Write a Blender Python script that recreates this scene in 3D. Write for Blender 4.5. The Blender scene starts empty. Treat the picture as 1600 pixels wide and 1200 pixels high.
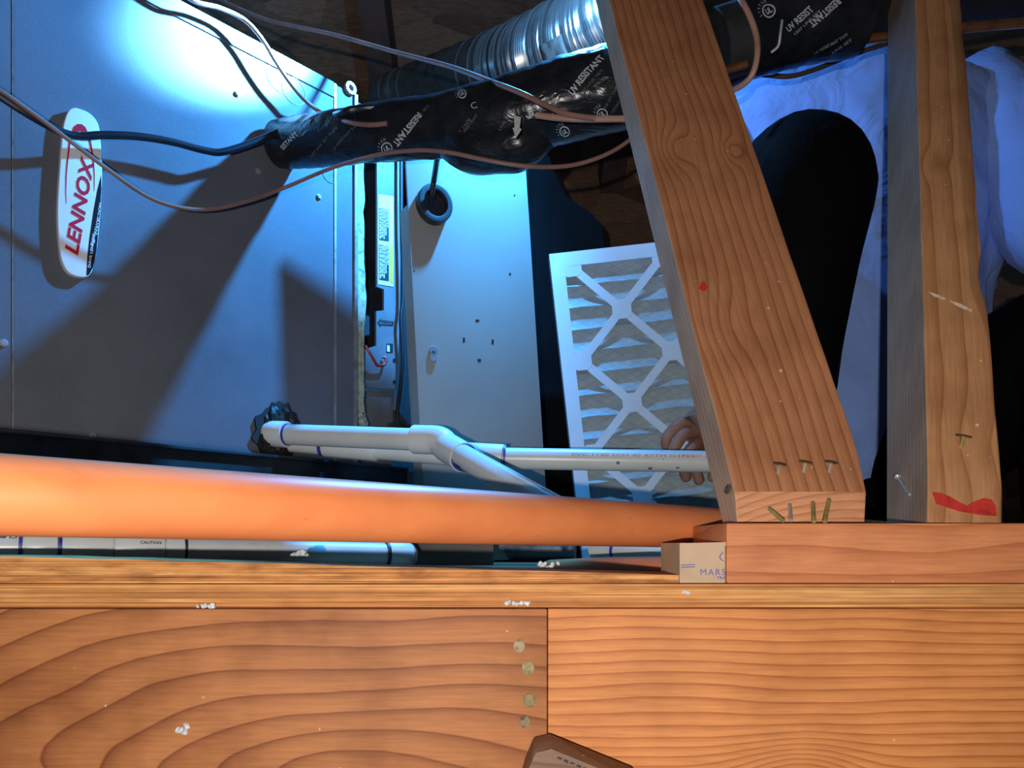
import bpy, bmesh, math, random
from mathutils import Vector, Matrix, noise
random.seed(7)
PI = math.pi
C = bpy.context.scene.collection
F = 1150.0          # focal length in pixels of the 1600x1200 frame
HZ = 850.0          # pixel row of the eye level
V = Vector

# ------------------------------------------------------------------ camera, light, exposure
sc = bpy.context.scene
cam = bpy.data.objects.new('camera', bpy.data.cameras.new('camera'))
C.objects.link(cam)
cam.data.sensor_width = 36.0
cam.data.lens = F / 1600.0 * 36.0
cam.data.shift_y = (HZ - 600.0) / 1600.0
cam.data.clip_start = 0.01
cam.location = (0, 0, 0)
cam.rotation_euler = (PI / 2, 0, 0)
sc.camera = cam
sc.view_settings.view_transform = 'Standard'
sc.view_settings.look = 'None'
sc.view_settings.gamma = 1.0
sc.view_settings.use_curve_mapping = False
sc.view_settings.exposure = 0.0
W = bpy.data.worlds.new('attic_gloom')
sc.world = W
W.use_nodes = True
W.node_tree.nodes['Background'].inputs[0].default_value = (0.55, 0.65, 1.0, 1)
W.node_tree.nodes['Background'].inputs[1].default_value = 0.030

def light(name, kind, loc, power, col, radius, aim=None, size=None, blend=1.0):
    d = bpy.data.lights.new(name, kind)
    o = bpy.data.objects.new(name, d)
    C.objects.link(o)
    o.location = loc
    d.energy = power
    d.color = col
    d.shadow_soft_size = radius
    if aim is not None:
        o.rotation_euler = (V(aim) - V(loc)).to_track_quat('-Z', 'Y').to_euler()
    if size is not None:
        d.spot_size = math.radians(size)
        d.spot_blend = blend
    return o

LAMP = (0.088, 0.985, 0.825)
LAMPCOL = (0.04, 0.37, 1.0)
light('work_light_flood', 'SPOT', LAMP, 105.0, LAMPCOL, 0.012, aim=(-0.80, 0.905, 0.43), size=166, blend=0.75)
light('work_light_spill', 'POINT', LAMP, 8.0, (0.14, 0.46, 1.0), 0.012)
light('work_light_beam', 'SPOT', LAMP, 1250.0, (0.16, 0.56, 1.0), 0.012, aim=(-0.335, 0.918, 0.632), size=20, blend=1.0)
light('phone_flash', 'POINT', (-0.048, -0.14, -0.027), 17.2, (1.0, 0.965, 0.92), 0.004)

# ------------------------------------------------------------------ projection helpers (used once, to measure real places off the photograph)
def P(px, py, Y):
    return V(((px - 800.0) * Y / F, Y, (HZ - py) * Y / F))

def ray(px, py, pt, n):
    d = V(((px - 800.0) / F, 1.0, (HZ - py) / F))
    return d * (pt.dot(n) / d.dot(n))

def proj(v):
    return (800.0 + F * v.x / v.y, HZ - F * v.z / v.y)

# the furnace front is one upright plane, receding to the right
FA = V((-0.245, 1.013, 0.0))
FD = V((0.939, 1.0, 0.0)).normalized()
FN = V((FD.y, -FD.x, 0.0))

def FP(px, py, h=0.0):
    return ray(px, py, FA + FN * h, FN)

# ------------------------------------------------------------------ nodes
class E:
    """a tiny expression wrapper round Math nodes"""
    nt = None
    def __init__(self, s): self.s = s
    @staticmethod
    def m(op, *a):
        n = E.nt.nodes.new('ShaderNodeMath'); n.operation = op
        for i, x in enumerate(a):
            if isinstance(x, E): E.nt.links.new(x.s, n.inputs[i])
            else: n.inputs[i].default_value = x
        return E(n.outputs[0])
    def __add__(s, o): return E.m('ADD', s, o)
    __radd__ = __add__
    def __sub__(s, o): return E.m('SUBTRACT', s, o)
    def __rsub__(s, o): return E.m('SUBTRACT', o, s)
    def __mul__(s, o): return E.m('MULTIPLY', s, o)
    __rmul__ = __mul__
    def __truediv__(s, o): return E.m('DIVIDE', s, o)
    def sq(s): return E.m('MULTIPLY', s, s)
    def sqrt(s): return E.m('SQRT', s)
    def fract(s): return E.m('FRACT', s)

def newmat(name, col=(0.5, 0.5, 0.5), rough=0.6, metal=0.0, spec=0.5):
    m = bpy.data.materials.new(name); m.use_nodes = True
    nt = m.node_tree; b = nt.nodes['Principled BSDF']
    b.inputs['Base Color'].default_value = (*col, 1)
    b.inputs['Roughness'].default_value = rough
    b.inputs['Metallic'].default_value = metal
    b.inputs['Specular IOR Level'].default_value = spec
    return m, nt, b

def objco(nt, scale=(1, 1, 1)):
    t = nt.nodes.new('ShaderNodeTexCoord')
    mp = nt.nodes.new('ShaderNodeMapping')
    mp.inputs['Scale'].default_value = scale
    nt.links.new(t.outputs['Object'], mp.inputs['Vector'])
    return mp.outputs[0]

def noise_n(nt, vec, scale, detail=3.0, rough=0.55, dist=0.0):
    n = nt.nodes.new('ShaderNodeTexNoise')
    n.inputs['Scale'].default_value = scale
    n.inputs['Detail'].default_value = detail
    n.inputs['Roughness'].default_value = rough
    n.inputs['Distortion'].default_value = dist
    nt.links.new(vec, n.inputs['Vector'])
    return n.outputs['Fac']

def ramp(nt, fac, stops, interp='LINEAR'):
    r = nt.nodes.new('ShaderNodeValToRGB'); r.color_ramp.interpolation = interp
    els = r.color_ramp.elements
    while len(els) < len(stops): els.new(0.5)
    for e, (p, c) in zip(els, stops):
        e.position = p; e.color = (*c, 1) if len(c) == 3 else c
    nt.links.new(fac, r.inputs[0])
    return r.outputs[0]

def mixc(nt, fac, a, b, mode='MIX'):
    n = nt.nodes.new('ShaderNodeMix'); n.data_type = 'RGBA'; n.blend_type = mode
    if isinstance(fac, (int, float)): n.inputs[0].default_value = fac
    else: nt.links.new(fac, n.inputs[0])
    for i, x in ((6, a), (7, b)):
        if isinstance(x, tuple): n.inputs[i].default_value = (*x, 1)
        else: nt.links.new(x, n.inputs[i])
    return n.outputs[2]

def bump(nt, b, h, strength=0.3, dist=0.001):
    n = nt.nodes.new('ShaderNodeBump')
    n.inputs['Strength'].default_value = strength
    n.inputs['Distance'].default_value = dist
    nt.links.new(h, n.inputs['Height'])
    nt.links.new(n.outputs[0], b.inputs['Normal'])

def worn(name, col, rough=0.5, metal=0.0, var=0.12, scale=30.0, spec=0.5, bumps=0.0, bscale=200.0, dark=None):
    """a plain coloured surface with mild grime, so nothing is perfectly flat"""
    m, nt, b = newmat(name, col, rough, metal, spec)
    co = objco(nt)
    f = noise_n(nt, co, scale, 4.0)
    lo = dark or tuple(c * (1 - var * 2.2) for c in col)
    hi = tuple(min(1.0, c * (1 + var)) for c in col)
    nt.links.new(ramp(nt, f, [(0.3, lo), (0.5, col), (0.75, hi)]), b.inputs['Base Color'])
    if bumps:
        bump(nt, b, noise_n(nt, co, bscale, 2.0), bumps, 0.0008)
    return m

def wood(name, light, dark, u, v, cu, cv, au, av, freq, warp=0.12, knots=(), seed=0.0, sharp=0.93, rough=0.62, grime=0.25, asym=1.0, bumpk=0.35):
    """annual rings cut by the board face: u runs along the board, v across it (metres, object space)"""
    m, nt, b = newmat(name, light, rough, 0.0, 0.3)
    E.nt = nt
    t = nt.nodes.new('ShaderNodeTexCoord')
    s = nt.nodes.new('ShaderNodeSeparateXYZ'); nt.links.new(t.outputs['Object'], s.inputs[0])
    ax = {'x': E(s.outputs[0]), 'y': E(s.outputs[1]), 'z': E(s.outputs[2])}
    other = [k for k in 'xyz' if k not in (u, v)][0]
    U, Vv, O = ax[u], ax[v], ax[other]
    cb = nt.nodes.new('ShaderNodeCombineXYZ')
    for i, x in enumerate((U * 2.2, Vv * 6.0, O * 6.0 + seed)): nt.links.new(x.s, cb.inputs[i])
    n1 = E(noise_n(nt, cb.outputs[0], 2.2, 1.0))
    n2 = E(noise_n(nt, cb.outputs[0], 9.0, 2.0))
    du, dv = (U - cu) / au, (Vv - cv) / av
    if asym != 1.0: du = E.m('MAXIMUM', du, 0.0) * asym + E.m('MINIMUM', du, 0.0)
    r = (du.sq() + dv.sq() + (O / (av * 2.2)).sq()).sqrt()
    r = r + (n1 - 0.5) * warp + (n2 - 0.5) * (warp * 0.10)
    for (ku, kv, kr, amp) in knots:
        d2 = ((U - ku) / 1.7).sq() + (Vv - kv).sq()
        r = r + E.m('EXPONENT', d2 / (-kr * kr)) * amp
    ring = (r * freq).fract()
    mid = tuple(a * 0.72 + c * 0.28 for a, c in zip(light, dark))
    late = tuple(a * 0.35 + c * 0.65 for a, c in zip(light, dark))
    c1 = ramp(nt, ring.s, [(0.0, light), (0.34, light), (0.70, mid), (sharp - 0.06, late), (sharp, dark), (1.0, light)])
    cf = nt.nodes.new('ShaderNodeCombineXYZ')
    for i, x in enumerate((U * 14.0, Vv * 240.0, O * 240.0)): nt.links.new(x.s, cf.inputs[i])
    fine = noise_n(nt, cf.outputs[0], 2.0, 3.0)
    c2 = mixc(nt, 0.5, c1, ramp(nt, fine, [(0.3, (0.72, 0.68, 0.64)), (0.62, (1.1, 1.1, 1.1))]), 'MULTIPLY')
    big = noise_n(nt, t.outputs['Object'], 14.0, 4.0)
    c3 = mixc(nt, grime * 1.6, c2, ramp(nt, big, [(0.3, (0.6, 0.52, 0.46)), (0.55, (1, 1, 1)), (0.8, (1.12, 1.1, 1.08))]), 'MULTIPLY')
    sp = noise_n(nt, t.outputs['Object'], 150.0, 1.0)
    c4 = mixc(nt, ramp(nt, sp, [(0.755, (0, 0, 0)), (0.80, (0.7, 0.7, 0.7))]), c3, (0.86, 0.66, 0.5))
    nt.links.new(c4, b.inputs['Base Color'])
    hgt = (1.0 - ring) * 0.6 + E(fine) * 0.5
    bump(nt, b, hgt.s, bumpk, 0.0012)
    return m

# ------------------------------------------------------------------ mesh helpers
def link(name, mesh, parent=None):
    o = bpy.data.objects.new(name, mesh)
    C.objects.link(o)
    if parent is not None:
        o.parent = parent
    return o

def mat_of(o):
    return o.matrix_basis if o.parent is None else mat_of(o.parent) @ o.matrix_basis

class MB:
    """collects shapes in world coordinates; build() links them as ONE mesh object"""
    def __init__(self): self.v = []; self.f = []; self.mi = []; self.cur = 0
    def add(self, vs, fs):
        k = len(self.v); self.v += [V(x) for x in vs]
        for f in fs: self.f.append([i + k for i in f]); self.mi.append(self.cur)
    def box(self, o, a, b, c):
        o, a, b, c = V(o), V(a), V(b), V(c)
        vs = [o, o + a, o + a + b, o + b, o + c, o + a + c, o + a + b + c, o + b + c]
        self.add(vs, [(3, 2, 1, 0), (4, 5, 6, 7), (0, 1, 5, 4), (1, 2, 6, 5), (2, 3, 7, 6), (3, 0, 4, 7)])
    def abox(self, lo, hi):
        self.box(lo, (hi[0] - lo[0], 0, 0), (0, hi[1] - lo[1], 0), (0, 0, hi[2] - lo[2]))
    def prism(self, front, off):
        """front: world polygon; off: vector to its back"""
        n = len(front); vs = [V(p) for p in front] + [V(p) + off for p in front]
        fs = [tuple(range(n)), tuple(range(2 * n - 1, n - 1, -1))]
        fs += [(i, n + i, n + (i + 1) % n, (i + 1) % n) for i in range(n)]
        self.add(vs, fs)
    def ringprism(self, outer, inner, off):
        n = len(outer)
        vs = [V(p) for p in outer] + [V(p) for p in inner] + [V(p) + off for p in outer] + [V(p) + off for p in inner]
        fs = []
        for i in range(n):
            j = (i + 1) % n
            fs += [(i, j, n + j, n + i), (2 * n + j, 2 * n + i, 3 * n + i, 3 * n + j), (i, 2 * n + i, 2 * n + j, j), (n + j, 3 * n + j, 3 * n + i, n + i)]
        self.add(vs, fs)
    def tube(self, pts, r, seg=14, caps=True, smooth=0, rfun=None, hollow=0.0):
        sp = Spine(pts, r, smooth)
        n = len(sp.p); vs = []; fs = []
        for i in range(n):
            for k in range(seg):
                th = 2 * PI * k / seg
                rr = sp.r[i] * (rfun(i / (n - 1), th) if rfun else 1.0)
                vs.append(sp.p[i] + (sp.a[i] * math.cos(th) + sp.b[i] * math.sin(th)) * rr)
        for i in range(n - 1):
            for k in range(seg):
                fs.append((i * seg + k, i * seg + (k + 1) % seg, (i + 1) * seg + (k + 1) % seg, (i + 1) * seg + k))
        if caps:
            fs.append(tuple(range(seg - 1, -1, -1))); fs.append(tuple((n - 1) * seg + k for k in range(seg)))
        self.add(vs, fs)
        return sp
    def ball(self, c, r, seg=10, rings=7, squash=(1, 1, 1), nz=0.0):
        vs = [V(c) + V((0, 0, r * squash[2]))]; fs = []
        for i in range(1, rings):
            ph = PI * i / rings
            for k in range(seg):
                th = 2 * PI * k / seg
                d = V((math.sin(ph) * math.cos(th) * squash[0], math.sin(ph) * math.sin(th) * squash[1], math.cos(ph) * squash[2])) * r
                if nz: d *= 1 + nz * noise.noise((V(c) + d) * (1.6 / r))
                vs.append(V(c) + d)
        vs.append(V(c) - V((0, 0, r * squash[2])))
        for k in range(seg): fs.append((0, 1 + k, 1 + (k + 1) % seg))
        for i in range(rings - 2):
            for k in range(seg):
                a = 1 + i * seg
                fs.append((a + k, a + seg + k, a + seg + (k + 1) % seg, a + (k + 1) % seg))
        a = 1 + (rings - 2) * seg; l = len(vs) - 1
        for k in range(seg): fs.append((a + k, l, a + (k + 1) % seg))
        self.add(vs, fs)
    def disc(self, c, n, r, th, seg=14, squash=1.0, up=None):
        n = V(n).normalized(); a = n.orthogonal().normalized() if up is None else (V(up) - n * V(up).dot(n)).normalized(); b = n.cross(a)
        self.prism([V(c) + n * th + a * math.cos(2 * PI * k / seg) * r + b * math.sin(2 * PI * k / seg) * r * squash for k in range(seg)], -n * th)
    def build(self, name, mats, parent=None, smooth=False, bevel=0.0, bseg=2, matrix=None, loc=None, sharp=0.6):
        me = bpy.data.meshes.new(name)
        base = mat_of(parent) if parent is not None else Matrix.Identity(4)
        if matrix is not None: M = matrix
        elif loc is not None: M = Matrix.Translation(loc)
        else: M = base if parent is not None else Matrix.Translation(self.center())
        inv = M.inverted()
        me.from_pydata([tuple(inv @ v) for v in self.v], [], self.f)
        if not isinstance(mats, (list, tuple)): mats = [mats]
        for m in mats: me.materials.append(m)
        me.polygons.foreach_set('material_index', self.mi)
        bm = bmesh.new(); bm.from_mesh(me)
        bmesh.ops.recalc_face_normals(bm, faces=bm.faces)
        if bevel:
            es = [e for e in bm.edges if len(e.link_faces) == 2 and e.calc_face_angle(0) > 0.5]
            bmesh.ops.bevel(bm, geom=es, offset=bevel, segments=bseg, profile=0.6, affect='EDGES', clamp_overlap=True)
        if smooth:
            for f in bm.faces: f.smooth = True
            for e in bm.edges:
                if len(e.link_faces) == 2 and e.calc_face_angle(0) > sharp: e.smooth = False
        bm.to_mesh(me); bm.free(); me.update()
        o = link(name, me, parent)
        if parent is None: o.matrix_basis = M
        else: o.matrix_basis = base.inverted() @ M
        return o
    def center(self):
        lo = [min(v[i] for v in self.v) for i in range(3)]; hi = [max(v[i] for v in self.v) for i in range(3)]
        return V(((lo[0] + hi[0]) / 2, (lo[1] + hi[1]) / 2, lo[2]))

def catmull(pts, n):
    if n <= 0 or len(pts) < 3: return [V(p) for p in pts]
    P_ = [V(p) for p in pts]; P_ = [P_[0] * 2 - P_[1]] + P_ + [P_[-1] * 2 - P_[-2]]
    out = []
    for i in range(1, len(P_) - 2):
        p0, p1, p2, p3 = P_[i - 1:i + 3]
        for k in range(n):
            t = k / n
            out.append(0.5 * ((2 * p1) + (p2 - p0) * t + (2 * p0 - 5 * p1 + 4 * p2 - p3) * t * t + (3 * p1 - p0 - 3 * p2 + p3) * t ** 3))
    out.append(P_[-2])
    return out

class Spine:
    def __init__(self, pts, r, smooth=0):
        rs = list(r) if isinstance(r, (list, tuple)) else [r] * len(pts)
        q = [V((*p, 0)) for p in [tuple(x) for x in pts]] if False else pts
        self.p = catmull(pts, smooth)
        if smooth > 0 and len(pts) >= 3:
            self.r = [c.x for c in catmull([V((x, 0, 0)) for x in rs], smooth)]
        else: self.r = rs
        n = len(self.p); self.t = []; self.a = []; self.b = []
        for i in range(n):
            self.t.append((self.p[min(i + 1, n - 1)] - self.p[max(i - 1, 0)]).normalized())
        a = V((0, 0, 1)); a = a - self.t[0] * a.dot(self.t[0])
        if a.length < 0.05: a = self.t[0].orthogonal()
        for i in range(n):
            a = (a - self.t[i] * a.dot(self.t[i])).normalized()
            self.a.append(a.copy()); self.b.append(self.t[i].cross(a))
    def surf(self, u, th, off=0.0, rfun=None):
        n = len(self.p); x = min(max(u, 0.0), 1.0) * (n - 1); i = min(int(x), n - 2); f = x - i
        L = lambda q: q[i].lerp(q[i + 1], f)
        a, b = L(self.a), L(self.b)
        r = self.r[i] * (1 - f) + self.r[i + 1] * f
        if rfun: r *= rfun(min(max(u, 0.0), 1.0), th)
        return L(self.p) + (a * math.cos(th) + b * math.sin(th)) * (r + off)

# ------------------------------------------------------------------ tagging
def tag(o, label, cat=None, group=None, kind=None):
    if label: o['label'] = label
    if cat: o['category'] = cat
    if group: o['group'] = group
    if kind: o['kind'] = kind
    return o

def thing(name, loc, label, cat, group=None):
    o = bpy.data.objects.new(name, None); C.objects.link(o)
    o.empty_display_size = 0.05
    o.matrix_basis = Matrix.Translation(V(loc))
    return tag(o, label, cat, group)

def structure(o): o['kind'] = 'structure'; return o

# ------------------------------------------------------------------ lettering
def text_geo(s, size=1.0, bold=0.0, shear=0.0, spacing=1.0, cell=0.25):
    cu = bpy.data.curves.new('lettering', 'FONT'); cu.body = s; cu.size = size
    cu.align_x = 'CENTER'; cu.align_y = 'CENTER'; cu.offset = bold; cu.shear = shear; cu.space_character = spacing
    cu.resolution_u = 3
    o = bpy.data.objects.new('lettering', cu); C.objects.link(o)
    dg = bpy.context.evaluated_depsgraph_get(); dg.update()
    me = bpy.data.meshes.new_from_object(o.evaluated_get(dg))
    bpy.data.objects.remove(o); bpy.data.curves.remove(cu)
    bm = bmesh.new(); bm.from_mesh(me); bpy.data.meshes.remove(me)
    bmesh.ops.triangulate(bm, faces=bm.faces)
    if cell:
        for _ in range(3):
            es = [e for e in bm.edges if e.calc_length() > cell * size]
            if not es: break
            bmesh.ops.subdivide_edges(bm, edges=es, cuts=1)
            bmesh.ops.triangulate(bm, faces=bm.faces)
    bm.verts.index_update()
    vs = [(v.co.x, v.co.y) for v in bm.verts]; fs = [tuple(v.index for v in f.verts) for f in bm.faces]
    bm.free()
    return vs, fs

def text_on(mb, s, put, cx, cy, ang, size, width=None, bold=0.0, shear=0.0, spacing=1.0, cell=0.0, flip=False):
    """letters laid by put(px, py) -> world; size is the cap height in photograph pixels, ang the reading angle (degrees, counter-clockwise)"""
    vs, fs = text_geo(s, 1.0, bold, shear, spacing, cell)
    if not vs: return
    w = max(v[0] for v in vs) - min(v[0] for v in vs)
    ys = max(v[1] for v in vs) - min(v[1] for v in vs)
    ky = size / ys; kx = (width / w) if width else ky
    mx = (max(v[0] for v in vs) + min(v[0] for v in vs)) / 2; my = (max(v[1] for v in vs) + min(v[1] for v in vs)) / 2
    c, sn = math.cos(math.radians(ang)), math.sin(math.radians(ang))
    out = []
    for x, y in vs:
        x = (x - mx) * kx * (-1 if flip else 1); y = (y - my) * ky
        out.append(put(cx + x * c - y * sn, cy - (x * sn + y * c)))
    mb.add(out, fs)

# ------------------------------------------------------------------ materials
M = {}
M['joist_left'] = wood('fir_cathedral_grain', (0.47, 0.178, 0.060), (0.22, 0.062, 0.02), 'x', 'z', -0.100, -0.150, 0.27, 0.10, 6.6, warp=0.26, seed=3.1, sharp=0.95, grime=0.5, asym=0.42)
M['joist_right'] = wood('fir_straight_grain', (0.70, 0.265, 0.078), (0.40, 0.105, 0.023), 'x', 'z', 0.10, -0.205, 1.3, 0.10, 14.0, warp=0.17, knots=((0.185, -0.150, 0.022, -0.30),), seed=8.7, sharp=0.94, grime=0.3)
M['stud_brace'] = wood('fir_stud_brace', (0.46, 0.192, 0.086), (0.27, 0.09, 0.036), 'z', 'x', 0.25, -0.085, 2.6, 0.085, 9.5, warp=0.20,
                       knots=((0.325, -0.022, 0.014, 0.22), (0.318, 0.026, 0.009, 0.2), (0.13, -0.02, 0.02, 0.12)), seed=1.3, sharp=0.95, grime=0.38)
M['stud_post'] = wood('fir_stud_post', (0.53, 0.258, 0.112), (0.36, 0.142, 0.056), 'z', 'x', 0.2, -0.12, 4.0, 0.09, 5.0, warp=0.16,
                      knots=((0.36, -0.012, 0.012, 0.12), (0.07, 0.005, 0.02, 0.1)), seed=5.9, sharp=0.95, grime=0.38)
M['plate'] = wood('fir_bottom_plate', (0.66, 0.242, 0.094), (0.47, 0.138, 0.047), 'x', 'z', 0.5, -0.16, 3.0, 0.1, 7.0, warp=0.3, seed=2.2, sharp=0.95, grime=0.25)
M['stud_left_face'] = wood('fir_stud_left_face', (0.60, 0.42, 0.29), (0.42, 0.27, 0.18), 'z', 'y', 0.2, -0.3, 8.0, 0.1, 16.0, warp=0.16, seed=7.7, sharp=0.85, grime=0.4)  # paler, greyer wood for the left faces of the studs
M['end_grain'] = wood('fir_end_grain', (0.60, 0.27, 0.13), (0.40, 0.15, 0.065), 'x', 'z', 0.01, -0.10, 0.10, 0.06, 12.0, warp=0.3, seed=3.3, sharp=0.9, grime=0.4)
M['block'] = wood('grey_board', (0.26, 0.145, 0.09), (0.16, 0.085, 0.05), 'x', 'z', 0.0, -0.3, 3.0, 0.2, 10.0, warp=0.3, seed=4.4, grime=0.4)
def ply(name, seed, contrast, gap=(0.16, 0.055, 0.018)):
    """edge-on veneers: thin pale and brown layers, torn and broken along their length"""
    m, nt, b = newmat(name, (0.5, 0.25, 0.1), 0.7, 0.0, 0.25)
    t = nt.nodes.new('ShaderNodeTexCoord'); mp = nt.nodes.new('ShaderNodeMapping')
    mp.inputs['Scale'].default_value = (3.2, 40, 520); mp.inputs['Location'].default_value = (seed, seed * 2, seed * 3)
    mp.inputs['Rotation'].default_value = (0, 0.006, 0)
    nt.links.new(t.outputs['Object'], mp.inputs['Vector'])
    f = noise_n(nt, mp.outputs[0], 1.0, 2.0, 0.6, 0.25)
    g = noise_n(nt, objco(nt, (40, 90, 220)), 1.0, 4.0)
    c = ramp(nt, f, [(0.24, gap), (0.38, (0.44, 0.18, 0.06)), (0.50, (0.62, 0.25, 0.075)), (0.62, (0.84, 0.44, 0.16)), (0.70, (0.50, 0.19, 0.058))])
    c = mixc(nt, contrast, c, ramp(nt, g, [(0.32, (0.45, 0.36, 0.30)), (0.55, (1, 1, 1)), (0.8, (1.2, 1.15, 1.1))]), 'MULTIPLY')
    nt.links.new(c, b.inputs['Base Color'])
    bump(nt, b, f, 0.8, 0.002)
    return m
M['plywood'] = ply('plywood_edge', 0.63, 0.3, (0.34, 0.13, 0.042))
M['plywood_strip'] = ply('plywood_strip_edge', 5.3, 0.7)

def osb(name, base, dark, lite):
    m, nt, b = newmat(name, base, 0.8, 0.0, 0.2)
    co = objco(nt, (7, 16, 16))
    w = nt.nodes.new('ShaderNodeTexVoronoi'); w.inputs['Scale'].default_value = 1.0
    nt.links.new(co, w.inputs['Vector'])
    sep = nt.nodes.new('ShaderNodeSeparateColor'); nt.links.new(w.outputs['Color'], sep.inputs[0])
    c = ramp(nt, sep.outputs[0], [(0.0, dark), (0.5, base), (0.9, base), (1.0, lite)])
    n = noise_n(nt, objco(nt, (12, 50, 50)), 3.0, 4.0)
    c = mixc(nt, 0.7, c, ramp(nt, n, [(0.3, (0.55, 0.55, 0.55)), (0.7, (1.2, 1.2, 1.2))]), 'MULTIPLY')
    nt.links.new(c, b.inputs['Base Color'])
    bump(nt, b, sep.outputs[1], 0.4, 0.003)
    return m
M['osb'] = osb('osb_sheathing', (0.34, 0.19, 0.115), (0.17, 0.095, 0.06), (0.52, 0.31, 0.19))
M['deck'] = osb('deck_boards', (0.20, 0.105, 0.055), (0.12, 0.06, 0.03), (0.28, 0.15, 0.08))
M['rafter'] = worn('rafter_wood', (0.14, 0.075, 0.055), 0.8, var=0.2, scale=12)

def furnace_paint():
    m, nt, b = newmat('grey_furnace_enamel', (0.09, 0.092, 0.10), 0.5, 0.0, 0.18)
    co = objco(nt)
    f = noise_n(nt, co, 9.0, 5.0)
    g = noise_n(nt, co, 900.0, 1.0)
    c = ramp(nt, f, [(0.3, (0.098, 0.103, 0.122)), (0.6, (0.124, 0.130, 0.154))])
    c = mixc(nt, 0.35, c, ramp(nt, g, [(0.35, (0.75, 0.75, 0.75)), (0.68, (1.3, 1.3, 1.3))]), 'MULTIPLY')
    sc_ = noise_n(nt, objco(nt, (400, 400, 25)), 1.0, 2.0)
    c = mixc(nt, ramp(nt, sc_, [(0.77, (0, 0, 0)), (0.83, (0.5, 0.5, 0.5))]), c, (0.3, 0.3, 0.3))
    nt.links.new(c, b.inputs['Base Color'])
    bump(nt, b, g, 0.12, 0.0006)
    return m
M['furnace'] = furnace_paint()
M['furnace_edge'] = worn('bare_steel_edge', (0.45, 0.44, 0.42), 0.35, 0.6, var=0.2, scale=60)
M['steel'] = worn('galvanised_steel', (0.34, 0.34, 0.35), 0.42, 0.45, var=0.2, scale=25)
M['inner_steel'] = worn('painted_inner_steel', (0.19, 0.19, 0.20), 0.4, 0.2, var=0.1, scale=20)
M['dark'] = worn('cavity_shade_black', (0.012, 0.012, 0.014), 0.7, var=0.3)  # near-black colour stands in for shade inside the open bay
M['pan'] = worn('dark_pan_steel', (0.075, 0.078, 0.088), 0.35, 0.2, var=0.3, scale=18)
M['platform'] = worn('dark_platform_board', (0.13, 0.105, 0.09), 0.8, var=0.3, scale=18)
M['beige'] = worn('beige_door_enamel', (0.31, 0.31, 0.285), 0.38, 0.0, var=0.05, scale=6, bumps=0.05, bscale=700)
M['white_paper'] = worn('white_print', (0.80, 0.80, 0.80), 0.45, var=0.03)
M['badge_white'] = worn('badge_white_plastic', (0.74, 0.74, 0.76), 0.25, var=0.02)
M['badge_red'] = worn('badge_red_print', (0.55, 0.012, 0.03), 0.35, var=0.05)
M['badge_black'] = worn('badge_black_print', (0.012, 0.012, 0.016), 0.3, var=0.05)
M['orange_print'] = worn('warning_orange_print', (0.85, 0.36, 0.03), 0.5, var=0.05)
M['yellow_print'] = worn('warning_yellow_print', (0.85, 0.62, 0.08), 0.5, var=0.05)
M['ink'] = worn('black_ink', (0.015, 0.015, 0.02), 0.5, var=0.05)
M['blueink'] = worn('blue_ink', (0.10, 0.10, 0.36), 0.5, var=0.1)
M['redink'] = worn('red_pipe_ink', (0.52, 0.22, 0.17), 0.5, var=0.1)
M['greyprint'] = worn('pale_jacket_print', (0.46, 0.48, 0.48), 0.5, var=0.15, scale=300)
M['dimprint'] = worn('dim_jacket_print', (0.13, 0.14, 0.14), 0.5, var=0.2, scale=300)
M['insul'] = worn('mineral_insulation', (0.40, 0.42, 0.30), 0.95, var=0.25, scale=120, bumps=1.0, bscale=160)
M['putty'] = worn('black_sealing_putty', (0.012, 0.011, 0.011), 0.6, var=0.3, bumps=1.0, bscale=120)
M['redwire'] = worn('red_wire_sheath', (0.42, 0.02, 0.02), 0.45, var=0.1)

def pvc(name, col, smudge):
    m, nt, b = newmat(name, col, 0.32, 0.0, 0.5)
    f = noise_n(nt, objco(nt, (14, 60, 60)), 1.0, 4.0)
    g = noise_n(nt, objco(nt, (20, 20, 20)), 1.0, 3.0)
    c = ramp(nt, g, [(0.3, tuple(x * 0.9 for x in col)), (0.6, col)])
    c = mixc(nt, ramp(nt, f, [(0.66, (0, 0, 0)), (0.72, (0.45, 0.45, 0.45))]), c, smudge)
    nt.links.new(c, b.inputs['Base Color'])
    return m
M['pvc'] = pvc('white_pvc', (0.70, 0.69, 0.65), (0.42, 0.42, 0.47))
M['pvc_fit'] = pvc('white_pvc_fitting', (0.74, 0.73, 0.70), (0.6, 0.6, 0.6))
M['primer'] = worn('blue_pvc_primer', (0.035, 0.05, 0.33), 0.45, var=0.25, scale=150)
M['dprimer'] = worn('dark_primer_ring', (0.03, 0.03, 0.055), 0.5, var=0.25)

def orange_pvc():
    m, nt, b = newmat('orange_cpvc', (0.80, 0.25, 0.08), 0.40, 0.0, 0.45)
    g = noise_n(nt, objco(nt, (6, 30, 30)), 1.0, 4.0)
    c = ramp(nt, g, [(0.3, (0.72, 0.20, 0.066)), (0.6, (0.82, 0.255, 0.085))])
    s = noise_n(nt, objco(nt), 85.0, 2.0)
    c = mixc(nt, ramp(nt, s, [(0.72, (0, 0, 0)), (0.8, (0.35, 0.35, 0.35))]), c, (0.25, 0.07, 0.03))
    nt.links.new(c, b.inputs['Base Color'])
    return m
M['orange'] = orange_pvc()

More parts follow.
